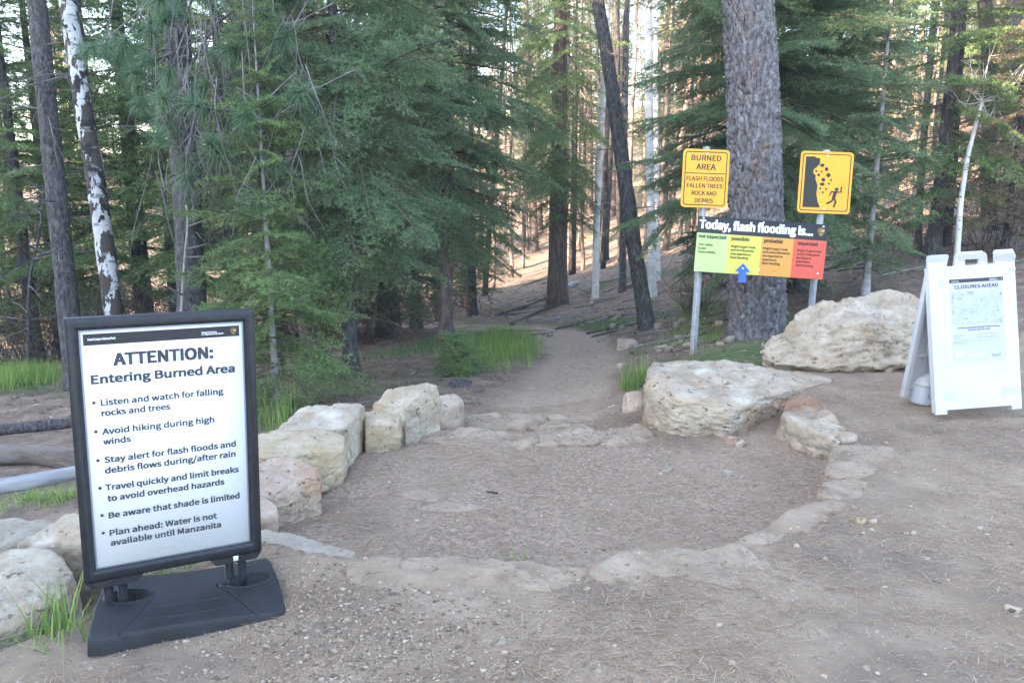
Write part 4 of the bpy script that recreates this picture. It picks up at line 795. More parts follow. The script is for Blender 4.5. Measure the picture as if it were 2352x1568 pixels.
# central blue spruce
T = lambda u, t: ground_at(u, t)
g = T(1022, 12.0)
plant('spruce_tree', 'full blue-green spruce with bare lower trunk left of the trail', 'tree', g, conifer(1, 9.5, 1.75, 1.75, .10, 'near', NEAR[0], KN, .25, 7, .7, -.30, .45, dead=36, trunk_mat='bark_brown', lean=(.028, 0)))
g = T(800, 9.4)
plant('fir_tree', 'dark blue-green fir with long low branches beside the wall', 'tree', g, conifer(2, 9.0, 1.75, 1.35, .085, 'near', NEAR[0], KN, .27, 7, .7, -.22, .4, dead=36, lean=(-.01, 0)))
g = T(622, 8.0)
plant('fir_tree', 'young dense fir reaching the ground right of the black sign', 'tree', g, conifer(3, 4.1, 1.10, .12, .035, 'near', NEAR[0], KN, .20, 6, 1.15, -.12, .5, trunk_mat='wood_grey', leaf='fir_green', dead=8))
g = T(1046, 9.6)
plant('fir_sapling', 'tiny fir sapling beside the charred stump', 'sapling', g, conifer(4, .50, .30, .03, .006, 'near', NEAR[0], KN, .045, 8, .8, .1, .5, leaf='fir_green'))
# firs behind the warning signs
g = T(1725, 11.8)
plant('fir_tree', 'wide dark fir behind the big pine, branches reaching left', 'tree', g, conifer(5, 10, 2.25, .9, .12, 'near', NEAR[0], KN, .27, 7, .6, -.18, .3, dead=20))
g = T(1830, 13.0)
plant('fir_tree', 'blue-green fir with dark trunk right of the big pine', 'tree', g, conifer(6, 11, 1.7, 1.0, .13, 'near', NEAR[0], KN, .27, 7, .6, -.15, .3, dead=30))
g = T(1985, 11.2)
plant('fir_tree', 'slim young fir left of the leaning aspen', 'tree', g, conifer(7, 5.4, .95, .55, .05, 'near', NEAR[0], KN, .26, 5, .8, -.05, .4, dead=14, trunk_mat='wood_grey'))
# mid-distance spruces
g = T(1280, 20)
spr = conifer(8, 16, 1.75, 2.2, .24, 'mid', [.6, 1.1, 1.7], KM, .42, 5, .55, -.5, .1, dead=60, trunk_mat='bark_brown')
plant('spruce_tree', 'tall drooping spruce with thick trunk beyond the trail bend', 'tree', g, spr, leaf='fir_green')
MIDG = 'conifers of the middle distance'
mids = [conifer(20, 12, 2.2, 1.4, .16, 'mid', [.6, 1.1, 1.7], KM, .45, 5, .8, -.25, .3, dead=25), conifer(21, 9, 1.7, .7, .11, 'mid', [.6, 1.1, 1.7], KM, .40, 5, .85, -.15, .35, dead=16), conifer(22, 13, 2.0, 3.0, .17, 'mid', [.6, 1.1, 1.7], KM, .5, 5, .7, -.35, .2, dead=40)]
midp = []
for k, (u, t, leaf, kk) in enumerate([(730, 14, 'fir', 0), (540, 13, 'fir_green', 1), (330, 15, 'fir_green', 2), (900, 17, 'fir', 0), (450, 19, 'fir_green', 0), (-60, 14, 'fir_dead', 1), (130, 14, 'fir_green', 1), (2130, 14, 'fir_green', 1), (2300, 13.5, 'fir_dead', 1), (2245, 19, 'fir_green', 2), (2340, 15, 'fir_dead', 1), (820, 25, 'fir', 1), (620, 23, 'fir_green', 2), (240, 22, 'fir_green', 1), (20, 24, 'fir_green', 1), (250, 13.5, 'fir_green', 1), (70, 13, 'fir_green', 1), (745, 13, 'fir', 1), (955, 16.5, 'fir', 1), (880, 14.5, 'fir', 1), (400, 15.5, 'fir_green', 1), (1085, 20, 'fir', 1), (640, 16, 'fir', 1), (1010, 22, 'fir', 0)]):
    key = (kk, leaf); lab = {'fir': 'blue-green', 'fir_green': 'green', 'fir_dead': 'scorched brown'}[leaf] + ' ' + ['broad fir', 'short bushy fir', 'sparse tall fir'][kk] + ' in the shaded middle of the forest'
    src = next((e for q, e in midp if q == key), None)
    if src is None: o = plant('forest_fir', lab, 'tree', T(u, t), mids[kk], rz=k * 1.3, group=MIDG + ', ' + lab[:14].strip(), leaf=leaf); midp.append((key, o))
    else: o = copy_thing(src, T(u, t), k * 1.3, .9 + .2 * ((k * 7) % 5) / 5)

# ------------------------------------------------------------------ bare trunks
def trunk_only(name, label, cat, path_uvt, r0, r1, m, group=None, limbs=0, seed=0, seg=18, twig='twig', fine=0, droop=.2):
    """a trunk through photo points (u, v, t), foot first"""
    P = np.array([at(*q) for q in path_uvt]); P[0, 2] = min(P[0, 2], gz(P[0, 0], P[0, 1])) - .1
    ext = P[-1] + (P[-1] - P[-2]) / np.linalg.norm(P[-1] - P[-2]) * 4.0 if path_uvt[-1][1] <= 0 else None
    if ext is not None: P = np.vstack([P, ext])
    L = np.r_[0, np.cumsum(np.linalg.norm(np.diff(P, axis=0), axis=1))]; s = np.linspace(0, L[-1], max(30, fine))
    C = np.stack([np.interp(s, L, P[:, j]) for j in range(3)], 1)
    for _ in range(6): C[1:-1] = (C[:-2] + 2 * C[1:-1] + C[2:]) / 4
    base = C[0].copy(); base[2] = gz(base[0], base[1]); e = empty(name, base); tag(e, label, cat, group); C = C - base
    rad = np.interp(s, [0, L[-1]], [r0, r1]) * (1 + .35 * np.exp(-s / .25)); mb = MB(); mb.tube(C, rad, seg)
    V = np.concatenate(mb.v); rr = np.random.default_rng(seed); c_ = np.repeat(C, seg, 0); d = V - c_; q = V + rr.uniform(0, 50)
    nz = fbm(q * np.array([1, 1, .35]), 5, 2) * .12 + fbm(q * np.array([1, 1, .3]), 22, 2) * .13; mb.v = [c_ + d * (1 + nz)[:, None]]
    mb.build('trunk', M[m], e, True)
    if limbs:
        lm = MB()
        for k in range(limbs):
            i = rr.integers(int(len(C) * .2), len(C) - 1); a = rr.uniform(0, 6.28); l = rr.uniform(.3, 1.1); d = np.array([math.cos(a), math.sin(a), rr.normal(.1, .25)]); ss = np.linspace(0, 1, 6)[:, None]
            c = C[i] + d * l * ss + np.array([0, 0, -droop * l]) * ss ** 2 + rr.normal(0, .025, (6, 3)) * ss; lm.tube(c, np.linspace(.011, .002, 6), 4, False)
            for w in range(3): lm.tube([c[2 + w], c[2 + w] + rr.normal(0, .12, 3) + d * .08, c[2 + w] + rr.normal(0, .16, 3) + d * .2], [.004, .003, .001], 3, False)
        lm.build('limbs', M[twig], e)
    return e, C
trunk_only('spruce_tree', 'dark spruce trunk at far left with short dead twigs', 'tree', [(178, 895, 9.9), (150, 640, 9.9), (112, 280, 10.0), (84, 0, 10.1)], .125, .095, 'bark_dark', limbs=40, seed=1, fine=80)
trunk_only('aspen_tree', 'old white aspen with peeling black-scarred bark behind black sign', 'tree', [(292, 880, 9.6), (258, 700, 9.6), (240, 560, 9.6), (215, 380, 9.7), (182, 190, 9.75), (155, 0, 9.8)], .105, .095, 'aspen_scar', limbs=5, seed=2, fine=90)
e_, pc = trunk_only('ponderosa_pine', 'pine behind the black sign hung with bare grey twigs', 'tree', [(452, 900, 8.8), (440, 680, 8.8), (425, 350, 8.9), (400, 0, 9.0)], .150, .125, 'bark_dark', limbs=10, seed=3, fine=80)
trunk_only('pine_tree', 'brown pine trunk between the two dark firs', 'tree', [(722, 880, 11), (690, 520, 11.1), (672, 250, 11.1), (648, 0, 11.2)], .14, .11, 'bark_brown', limbs=14, seed=4, fine=60)
trunk_only('leaning_pine', 'leaning dark pine trunk beside the trail bend', 'tree', [(1492, 772, 12.8), (1462, 600, 12.9), (1425, 340, 13.0), (1395, 130, 13.1), (1372, 0, 13.2)], .125, .085, 'bark_dark', limbs=14, seed=5, fine=110)
AS = 'slim white aspens by the trail bend'
trunk_only('aspen_tree', 'slim white aspen with a dead side branch, left of leaning pine', 'tree', [(1367, 712, 19.5), (1370, 520, 19.5), (1378, 330, 19.6), (1390, 150, 19.7), (1398, 0, 19.8)], .085, .055, 'aspen', AS, 6, 6, fine=80)
trunk_only('aspen_tree', 'white aspen just right of the leaning pine, nearer of a pair', 'tree', [(1499, 690, 17), (1494, 450, 17), (1490, 200, 17.1), (1489, 0, 17.2)], .088, .075, 'aspen', AS, 5, 7, fine=80)
trunk_only('aspen_tree', 'thinner white aspen of the pair, partly behind its neighbour', 'tree', [(1512, 660, 19), (1507, 400, 19), (1505, 0, 19.2)], .062, .052, 'aspen', AS, 5, 8, fine=80)
trunk_only('burnt_tree', 'dark straight trunk between the slim aspen and leaning pine', 'tree', [(1430, 690, 19), (1432, 400, 19), (1438, 100, 19.2), (1440, 0, 19.3)], .085, .06, 'bark_dark', None, 22, 9)
trunk_only('burnt_tree', 'black-footed trunk on the slope behind the slim aspen', 'tree', [(1388, 592, 30), (1398, 400, 30), (1412, 150, 30), (1418, 0, 30)], .14, .09, 'char', None, 16, 10)
e_, ac = trunk_only('aspen_tree', 'white leaning aspen with curling bare branches right of the fir', 'tree', [(2186, 690, 12.5), (2197, 600, 12.5), (2206, 470, 12.6), (2222, 360, 12.6), (2256, 232, 12.7)], .052, .026, 'aspen', None, 0, 11, fine=60)
lm = MB(); rr = np.random.default_rng(3); top = ac[-1]
for du, dv in ((85, -50), (60, -15), (40, 25), (-30, -110), (5, -130), (-55, -60), (-70, -30), (70, -90), (30, -40), (-40, 5), (55, 40)):
    d = np.array([du, 0, -dv]) * .0066; ss = np.linspace(0, 1, 7)[:, None]; c = top + d * ss + np.array([0, rr.normal(0, .3), 0]) * ss + np.array([0, 0, -.12]) * np.sin(ss * 3.1) + rr.normal(0, .02, (7, 3)) * ss
    lm.tube(c, np.linspace(.011, .003, 7), 6, False)
    for w in range(4): b = c[2 + w]; lm.tube([b, b + rr.normal(0, .10, 3), b + rr.normal(0, .18, 3) + d * .2], [.006, .004, .002], 4, False)
lm.build('branches', M['aspen'], e_, True)
CH = 'charred trunks behind the white folding sign'
trunk_only('charred_tree', 'thick charred trunk right of the leaning aspen, black at its foot', 'tree', [(2278, 590, 16), (2270, 400, 16), (2276, 150, 16), (2262, 0, 16)], .15, .12, 'char', CH, 34, 12, fine=70, twig='twig_brown')
trunk_only('charred_tree', 'blackened trunk just left of the leaning aspen foot', 'tree', [(2150, 640, 15), (2172, 480, 15), (2186, 250, 15), (2205, 0, 15)], .17, .09, 'char', CH, 34, 13, twig='twig_brown')
trunk_only('burnt_tree', 'grey bare trunk near the right frame edge', 'tree', [(2302, 585, 15), (2318, 350, 15), (2326, 150, 15), (2332, 0, 15)], .075, .055, 'wood_grey', None, 14, 14)
trunk_only('burnt_tree', 'grey pole-like trunk between slim fir and blackened trunk', 'tree', [(2108, 640, 15), (2112, 430, 15), (2140, 100, 15), (2148, 0, 15)], .065, .05, 'bark_brown', None, 20, 15)
trunk_only('burnt_tree', 'dark trunk at the right frame edge top', 'tree', [(2335, 560, 20), (2320, 250, 20), (2312, 0, 20)], .17, .13, 'bark_dark', None, 20, 16)
trunk_only('dead_sapling', 'thin dark crooked sapling at the left frame edge', 'sapling', [(62, 850, 11.5), (66, 640, 11.5), (92, 540, 11.5), (100, 430, 11.6)], .03, .012, 'bark_dark', None, 16, 17)
trunk_only('dead_sapling', 'bare grey leaning sapling before the pine with hanging twigs', 'sapling', [(375, 640, 8.3), (425, 570, 8.3), (436, 500, 8.3), (428, 470, 8.3)], .018, .010, 'wood_grey', None, 6, 18)

# the big pine with plated bark
P = np.array([at(1738, 830, 9.2), at(1736, 500, 9.3), at(1728, 200, 9.4), at(1718, 0, 9.5), at(1700, -330, 9.6)]); L = np.r_[0, np.cumsum(np.linalg.norm(np.diff(P, axis=0), axis=1))]
P[0, 2] = gz(P[0, 0], P[0, 1]) - .15; s = np.linspace(0, L[-1], 520); C = np.stack([np.interp(s, L, P[:, j]) for j in range(3)], 1)
base = C[0].copy(); base[2] = gz(base[0], base[1]); C = C - base; nseg = 200
mb = MB(); mb.tube(C, np.interp(s, [0, .35, 1.2, L[-1]], [.36, .312, .302, .274]), nseg); V = np.concatenate(mb.v); c_ = np.repeat(C, nseg, 0); d = V - c_; rl = np.linalg.norm(d, axis=1); dn = d / rl[:, None]
wv = V + .05 * np.stack([fbm(V, 5, 2), fbm(V + 9, 5, 2), fbm(V + 17, 5, 2)], 1)
Q = np.stack([dn[:, 0] * .31, dn[:, 1] * .31, wv[:, 2] * .40], 1) + .03 * np.stack([fbm(wv, 4, 2), fbm(wv + 5, 4, 2), 0 * rl], 1)
r1 = np.abs(fbm(Q, 17, 1)); r2 = np.abs(fbm(Q + 31, 34, 2)); plate = smooth(.0, .22, r1) * .6 + smooth(0, .3, r2) * .4
dsp = .052 * (plate - .8) + .006 * fbm(V * np.array([1, 1, .4]), 30, 2) + .010 * fbm(V * np.array([1, 1, .5]), 4, 2)
mb.v = [c_ + dn * (rl + dsp)[:, None]]
bp_ = empty('ponderosa_pine', base); tag(bp_, 'big grey pine trunk with plated bark behind the signs', 'tree'); mb.build('trunk', M['bark_pine'], bp_, True)
lm = MB(); rr = np.random.default_rng(8)
for k in range(9):
    i = rr.integers(120, 500); a = rr.uniform(0, 6.28); dd = np.array([math.cos(a), math.sin(a), rr.normal(0, .3)]); lm.tube([C[i] + dd * .28, C[i] + dd * .36, C[i] + dd * rr.uniform(.4, .6) + np.array([0, 0, -.05])], [.010, .008, .004], 5)
lm.build('dead_stubs', M['twig_brown'], bp_)

# hanging bare twigs and long-needled tufts on the left pine
pine = bpy.data.objects['ponderosa_pine']; pb = np.array(pine.location); rr = np.random.default_rng(21)
lm = MB()
for k in range(130):
    u0 = rr.choice([rr.uniform(340, 560), rr.uniform(400, 500), rr.uniform(520, 720)]); v0 = rr.uniform(-60, 400); t = rr.uniform(7.2, 8.5); p = at(u0, v0, t) - pb; l = rr.uniform(.4, 1.3); side = rr.normal(0, .22); fr = rr.uniform(4, 9); ph_ = rr.uniform(0, 6)
    ss = np.linspace(0, 1, 12); c = p + np.stack([side * ss + .04 * np.sin(fr * ss + ph_) * ss, .1 * rr.normal() * ss + .03 * np.cos(fr * ss), -l * ss ** 1.1], 1); lm.tube(c, np.linspace(.0065, .0025, 12), 4, False)
    for w in range(3): b = c[4 + 2 * w]; e = np.array([rr.normal(0, .09), rr.normal(0, .06), -rr.uniform(.05, .22)]); lm.tube([b, b + e * .5 + rr.normal(0, .02, 3), b + e + np.array([rr.normal(0, .05), 0, .02])], [.004, .003, .0015], 3, False)
for k in range(16):                                # the limbs they hang from
    a = pc[rr.integers(30, 78)]; b = at(rr.uniform(300, 740), rr.uniform(-120, 250), rr.uniform(7.6, 8.7)) - pb; m_ = (a + b) / 2 + np.array([0, 0, .15]); lm.tube([a, m_, b], [.022, .015, .007], 5, False)
lm.build('hanging_twigs', M['twig'], pine)
def tufts(centres, rr, n=150, ln=.20, w=.0055):
    V = []
    for c, ax in centres:
        d = rr.normal(size=(n, 3)); d /= np.linalg.norm(d, axis=1)[:, None]; d = d + ax * .75; d /= np.linalg.norm(d, axis=1)[:, None]
        b = c + ax * rr.uniform(-.07, .04, n)[:, None]; pr = np.cross(d, rr.normal(size=(n, 3))); pr /= np.linalg.norm(pr, axis=1)[:, None]; l = ln * rr.uniform(.75, 1.1, n)[:, None]
        mid = b + d * l * .55; tip = b + d * l + np.array([0, 0, -.30]) * l * .6
        q = np.stack([b - pr * w / 2, b + pr * w / 2, mid + pr * w / 2, mid - pr * w / 2, tip], 1); V.append(q)
    V = np.concatenate(V); i = np.arange(len(V))[:, None] * 5
    return V.reshape(-1, 3), np.concatenate([i + np.array([0, 1, 2, 3])]), np.concatenate([i + np.array([3, 2, 4])])
cs = []; lm = MB()
for (u0, v0) in [(330,130),(400,60),(470,40),(540,90),(610,50),(520,170),(420,190),(350,260),(300,180),(590,190),(660,110),(560,260),(470,250),(640,250),(480,340),(400,330),(540,370),(620,340),(300,60),(360,-20),(500,-30),(640,-20),(250,110),(700,200),(580,420),(450,420)]:
    for k in range(3):
        t = rr.uniform(7.3, 8.5); p = at(u0 + rr.normal(0, 28), v0 + rr.normal(0, 28), t) - pb; ax = rr.normal(0, .6, 3) + np.array([0, -.3, -.25]); ax /= np.linalg.norm(ax); cs.append((p, ax)); lm.tube([p - ax * .5 + np.array([0, .1, .08]), p - ax * .2, p], [.008, .006, .004], 5, False)
V, q4, t3 = tufts(cs, rr); link('crown', mesh_np('crown', V, [q4, t3]), M['pine'], pine); lm.build('twigs', M['twig'], pine)

# ------------------------------------------------------------------ far forest
fars = {}
for k, (H, R, z0, sh) in enumerate([(17, 2.6, 2.5, .8), (14, 2.2, 1.2, .85), (19, 2.3, 6.0, .6)]):
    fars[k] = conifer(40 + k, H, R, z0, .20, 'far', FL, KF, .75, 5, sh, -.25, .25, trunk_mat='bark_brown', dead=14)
rr = np.random.default_rng(77)
def burnt_proto(seed, H, r):
    q = np.random.default_rng(seed); z = np.linspace(-.4, H, 14); mb = MB(); w = np.cumsum(q.normal(0, .03, (14, 2)), 0); C = np.c_[w, z]; mb.tube(C, r * (1 - .75 * np.clip(z / H, 0, 1)), 8); lm = MB()
    for k in range(34):
        i = q.integers(3, 13); a = q.uniform(0, 6.28); l = q.uniform(.25, 1.1); d = np.array([math.cos(a), math.sin(a), q.normal(-.1, .3)]); p = C[i] + np.array([0, 0, q.uniform(-.6, .6)]); lm.tube([p, p + d * l * .5, p + d * l + np.array([0, 0, -.12 * l])], [.018, .012, .004], 3, False)
    return dict(trunk=(np.concatenate(mb.v), mb.f), crown=None, limbs=(np.concatenate(lm.v), lm.f), tm='char')
BP = [burnt_proto(60 + k, h, r) for k, (h, r) in enumerate([(15, .13), (12, .09), (17, .17), (9, .07)])]
bsrc = {}; fsrc = {}
def scatter(n, u0, u1, t0, t1, kinds, seed, clear=0.0):
    rr = np.random.default_rng(seed); k = 0
    while k < n:
        u = rr.uniform(u0, u1); t = t0 + (t1 - t0) * rr.random() ** 1.3; p = ground_at(u, t)
        if trail_d(np.array([p[0]]), np.array([p[1]]))[0] < 1.2: continue
        kd = kinds[rr.integers(len(kinds))]; k += 1; sc_ = rr.uniform(.75, 1.2); tl = (rr.normal(0, .025), rr.normal(0, .035))
        if kd[0] == 'b':
            key = kd; i = rr.integers(4); tm = {'bc': 'char', 'bp': 'burnt_pale'}[kd]; src = bsrc.get((kd, i))
            if src is None:
                pp = dict(BP[i]); pp['tm'] = tm; lab = {'bc': 'thin black burnt trunk with twig stubs on the far slope', 'bp': 'thin pale scorched trunk with twig stubs on the far slope'}[kd]
                bsrc[(kd, i)] = plant('burnt_tree', lab, 'tree', p, pp, rz=rr.uniform(0, 6), group='far ' + {'bc': 'black', 'bp': 'pale'}[kd] + ' burnt trunks', twig={'bc': 'char', 'bp': 'burnt_pale'}[kd])
            else: copy_thing(src, p, rr.uniform(0, 6), sc_, tl)
        else:
            i = rr.integers(3); leaf = {'fg': 'fir_far', 'fd': 'fir_dead_sunlit'}[kd]; src = fsrc.get((kd, i))
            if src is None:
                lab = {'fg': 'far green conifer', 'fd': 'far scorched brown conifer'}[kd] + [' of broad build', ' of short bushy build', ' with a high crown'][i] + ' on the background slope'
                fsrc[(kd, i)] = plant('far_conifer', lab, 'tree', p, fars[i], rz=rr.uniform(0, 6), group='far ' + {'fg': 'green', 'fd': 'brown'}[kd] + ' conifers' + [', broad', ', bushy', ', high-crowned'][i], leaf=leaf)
            else: copy_thing(src, p, rr.uniform(0, 6), sc_, tl)
scatter(80, 1120, 1640, 26, 85, ['bc', 'bp', 'bp', 'bp'], 1)
scatter(45, 1900, 2400, 20, 70, ['bc', 'bp', 'bp', 'bp'], 2)
scatter(36, -40, 1150, 18, 60, ['bc', 'bp'], 3)
scatter(26, 1500, 2420, 34, 80, ['fg', 'fd', 'fd'], 4)
scatter(20, -60, 1150, 34, 75, ['fg', 'fg', 'fg', 'fd'], 5)
scatter(20, 1180, 1560, 42, 90, ['fg'], 6)
scatter(30, 900, 2420, 75, 130, ['fg', 'fd', 'fd'], 7)

# ------------------------------------------------------------------ logs, sticks, stumps
def log(name, label, uvts, r, m, group=None, cat='log', seed=0, seg=14, sink=.3):
    P = np.array([hit(u, v) for u, v in uvts]); P[:, 2] += r * (1 - sink); L = np.r_[0, np.cumsum(np.linalg.norm(np.diff(P, axis=0), axis=1))]; n = max(12, int(L[-1] / .06)); s = np.linspace(0, L[-1], n)
    C = np.stack([np.interp(s, L, P[:, j]) for j in range(3)], 1); rr = np.random.default_rng(seed); base = C.mean(0); ax = C[-1] - C[0]; yaw = math.atan2(ax[1], ax[0])
    Rm = np.array(Matrix.Rotation(-yaw, 3, 'Z')); C = (C - base) @ Rm.T; mb = MB(); mb.tube(C, r * np.interp(s, [0, L[-1]], [1, .8]), seg); V = np.concatenate(mb.v); c_ = np.repeat(C, seg, 0); q = V + rr.uniform(0, 50)
    nz = fbm(q * np.array([.3, 1, 1]), 1.2 / r * .25, 3) * .30 - .18 * smooth(.06, 0, np.abs(fbm(q * np.array([.25, 1, 1]), 6 * .085 / r, 2))); mb.v = [c_ + (V - c_) * (1 + nz)[:, None]]; o = mb.build(name, M[m], None, True); o.location = base; o.rotation_euler = (0, 0, yaw); return tag(o, label, cat, group)
log('fallen_log', 'pale weathered log, nearest of three left of the sign', [(-60, 1140), (60, 1122), (200, 1095), (300, 1080)], .066, 'wood_grey', seed=1)
log('fallen_log', 'brown rotting log in the middle of three', [(-60, 1062), (80, 1062), (180, 1078), (280, 1090)], .092, 'wood_brown', seed=2)
log('fallen_log', 'dark log, farthest of three on the left slope', [(-60, 1000), (70, 992), (190, 978), (300, 970)], .06, 'bark_dark', seed=3)
log('fallen_log', 'long thin dark pole lying on the slope beyond the trail', [(1140, 726), (1220, 700), (1265, 682)], .032, 'bark_dark', seed=4)
log('fallen_log', 'pale log end beside the tall drooping spruce', [(1296, 668), (1325, 655)], .09, 'wood_grey', seed=5)
log('fallen_log', 'dark root-like log above the trail bank', [(1175, 748), (1215, 728), (1262, 708)], .04, 'bark_dark', seed=6)
log('fallen_branch', 'thin white branch lying on slope right of the flood sign', [(1988, 582), (2052, 568)], .03, 'wood_grey', None, 'branch', 7)
log('fallen_branch', 'white peeled stick in the grass left of the steel post', [(1505, 802), (1532, 797)], .025, 'rock', None, 'branch', 8)
log('fallen_branch', 'black charred branch low behind the huge boulder', [(1810, 672), (1895, 655)], .06, 'char', None, 'branch', 9)
rr = np.random.default_rng(31)
for k in range(60):
    u, v = (rr.uniform(1170, 1500), rr.uniform(640, 770)) if k < 34 else ((rr.uniform(1820, 2300), rr.uniform(560, 660)) if k < 48 else (rr.uniform(1500, 1680), rr.uniform(690, 790)))
    p = hit(u, v); a = rr.uniform(-.6, .6); l = rr.uniform(.15, .6); q = [p + np.array([math.cos(a), math.sin(a), 0]) * l * s for s in (-1, 0, 1)]
    for w in q: w[2] = gz(w[0], w[1]) + .015
    tag(MB().tube(q, [.014, .012, .005], 6).build('fallen_branch', M[['bark_dark', 'wood_grey', 'wood_brown'][k % 3]], None, True), 'short ' + ['dark', 'grey', 'brown'][k % 3] + ' fallen branch among litter on the slope', 'branch', 'short ' + ['dark', 'grey', 'brown'][k % 3] + ' branches on the slope')
log('stick', 'dark grey stick lying on the near right platform', [(2143, 1340), (2180, 1352)], .009, 'bark_dark', None, 'stick', 10)
log('stick', 'dark bark scrap on the landing', [(1118, 1134), (1142, 1136)], .012, 'char', None, 'stick', 11)
log('stick', 'thin straw-coloured twig curved on the landing', [(1412, 1142), (1438, 1128), (1458, 1118)], .004, 'grass_dry', None, 'stick', 12)
g = hit(1058, 884); e = empty('tree_stump', g); tag(e, 'low charred stump beside the trail grass', 'stump')
mb = MB().lathe([(.14, -.1), (.115, .03), (.10, .10), (.085, .105), (.001, .095)], 24); V = mb.v[0]; mb.v = [V * np.c_[1.1 + .3 * fbm(V, 14, 2), 1.1 + .3 * fbm(V, 14, 2), .45 + .25 * fbm(V, 12, 2)]]; mb.build('wood', M['bark_dark'], e, True)

# ------------------------------------------------------------------ grass, leaves, needle litter, gravel
def blades(base, h, w, rr, lean=.5, curl=.5):
    n = len(base); a = rr.uniform(0, 6.28, n); d = np.stack([np.cos(a), np.sin(a), 0 * a], 1); pr = np.stack([-np.sin(a), np.cos(a), 0 * a], 1); le = np.abs(rr.normal(0, lean, n))[:, None]; h = h[:, None]; V = []
    for s in (0, .4, .75, 1.0):
        c = base + d * le * h * (s + curl * s * s) + np.array([0, 0, 1]) * h * (s - .25 * le * s * s * (1 + curl)); ww = w * (1 - s * .92) / 2; V += [c - pr * ww, c + pr * ww]
    V = np.stack(V, 1).reshape(-1, 3); i = np.arange(n)[:, None] * 8
    return V, np.concatenate([i + np.array([0, 1, 3, 2]), i + np.array([2, 3, 5, 4]), i + np.array([4, 5, 7, 6])])
def grass_at(pts, h0, h1, w, m, name, label, cat, rr, kind=None, lean=.4, group=None, curl=.5):
    b = np.array(pts); V, q = blades(b, rr.uniform(h0, h1, len(b)), w, rr, lean, curl); c = b.mean(0); o = link(name, mesh_np(name, V - c, [q]), M[m]); o.location = c; return tag(o, label, cat, group, kind)
def in_poly(uv, n, rr, jitter=0):
    W = np.array([hit(u, v)[:2] for u, v in uv]); lo, hi = W.min(0), W.max(0); out = []
    while len(out) < n:
        p = rr.uniform(lo, hi, (n * 3, 2)); dd_ = sd(p[:, 0], p[:, 1], [tuple(x) for x in W]) + .35 * perlin(p[:, 0] * 2.2, p[:, 1] * 2.2, 3) + .15 * perlin(p[:, 0] * 7, p[:, 1] * 7, 4); k = dd_ > rr.uniform(-.05, .45, len(p)); out += list(p[k])
        if not k.any(): break
    p = np.array(out[:n]); z = ground_all(p[:, 0], p[:, 1])[0]; return np.c_[p, z - .01]
rr = np.random.default_rng(55)
grass_at(in_poly([(1050, 872), (1180, 862), (1240, 830), (1255, 800), (1235, 770), (1130, 758), (1060, 790)], 4600, rr), .10, .30, .0055, 'grass', 'grass', 'soft green grass beside the trail bend', 'grass', rr, 'stuff', .5)
grass_at(in_poly([(830, 845), (1000, 820), (1150, 800), (1170, 762), (1040, 770), (840, 815)], 1500, rr), .06, .17, .009, 'grass_dark', 'grass', 'dark leafy ground plants behind the grass', 'grass', rr, 'stuff', .4)
grass_at(in_poly([(-60, 905), (150, 890), (150, 858), (60, 850), (-60, 856)], 2600, rr), .15, .33, .008, 'grass', 'grass', 'bright grass strip at the far left', 'grass', rr, 'stuff', .4)
grass_at(in_poly([(1515, 800), (1660, 790), (1660, 700), (1560, 700), (1500, 770)], 2600, rr), .04, .13, .006, 'grass', 'grass', 'short thin grass on the bank behind the steel post', 'grass', rr, 'stuff', .5)
grass_at(in_poly([(0, 1180), (165, 1150), (165, 1120), (0, 1150)], 500, rr), .04, .12, .005, 'grass', 'grass', 'thin grass below the pale log', 'grass', rr, 'stuff', .5)
def clump(u, v, n, rad, h0, h1, w, m, label, lean=.4, name='grass_tuft', p=None, group=None):
    c = hit(u, v) if p is None else p; a = rr.uniform(0, 6.28, n); q = rad * np.sqrt(rr.random(n)); x = c[0] + np.cos(a) * q; y = c[1] + np.sin(a) * q
    return grass_at(np.c_[x, y, ground_all(x, y)[0] - .005], h0, h1, w, m, name, label, 'grass tuft', rr, None, lean, group)
clump(0, 0, 50, .09, .14, .34, .009, 'grass', 'tall green grass tuft left of the sign base', .5, p=on(125, 1445, -.08))
clump(0, 0, 80, .15, .04, .13, .005, 'grass', 'short grass around the tall tuft at left edge', .7, p=on(150, 1455, -.08))
clump(360, 1318, 150, .20, .04, .12, .006, 'grass', 'low grass patch seen under the black sign frame', .7)
clump(1458, 885, 240, .16, .12, .36, .007, 'grass', 'upright green grass tuft before the square block', .3)
clump(1190, 1294, 16, .05, .05, .11, .005, 'grass', 'small sparse grass tuft at the front step edge', .6)
clump(630, 985, 120, .22, .2, .48, .006, 'grass', 'green grass growing behind the left boulders', .25)
clump(640, 965, 26, .25, .4, .68, .004, 'grass_dry', 'dry straw grass stalks behind the left boulders', .2)
clump(880, 900, 60, .3, .1, .36, .005, 'grass', 'wispy grass between the wall and the fir trunk', .3)
clump(145, 890, 26, .10, .1, .22, .009, 'grass_dry', 'pale dry tuft at the end of the left grass strip', .4)
clump(1600, 815, 60, .12, .08, .2, .005, 'grass_dry', 'dry tuft at the foot of the left steel post', .4)
TG = 'dry grass tufts on the wooded bank'
for k in range(46):
    u, v = (rr.uniform(1180, 1660), rr.uniform(650, 775)) if k < 28 else (rr.uniform(1820, 2330), rr.uniform(560, 690))
    clump(u, v, 22, .12, .06, .2, .006, ['grass_dry', 'grass'][k % 2], ['dry straw', 'thin green'][k % 2] + ' tuft on the needle-covered bank under the trees', .6, group=TG + ', ' + ['straw', 'green'][k % 2])
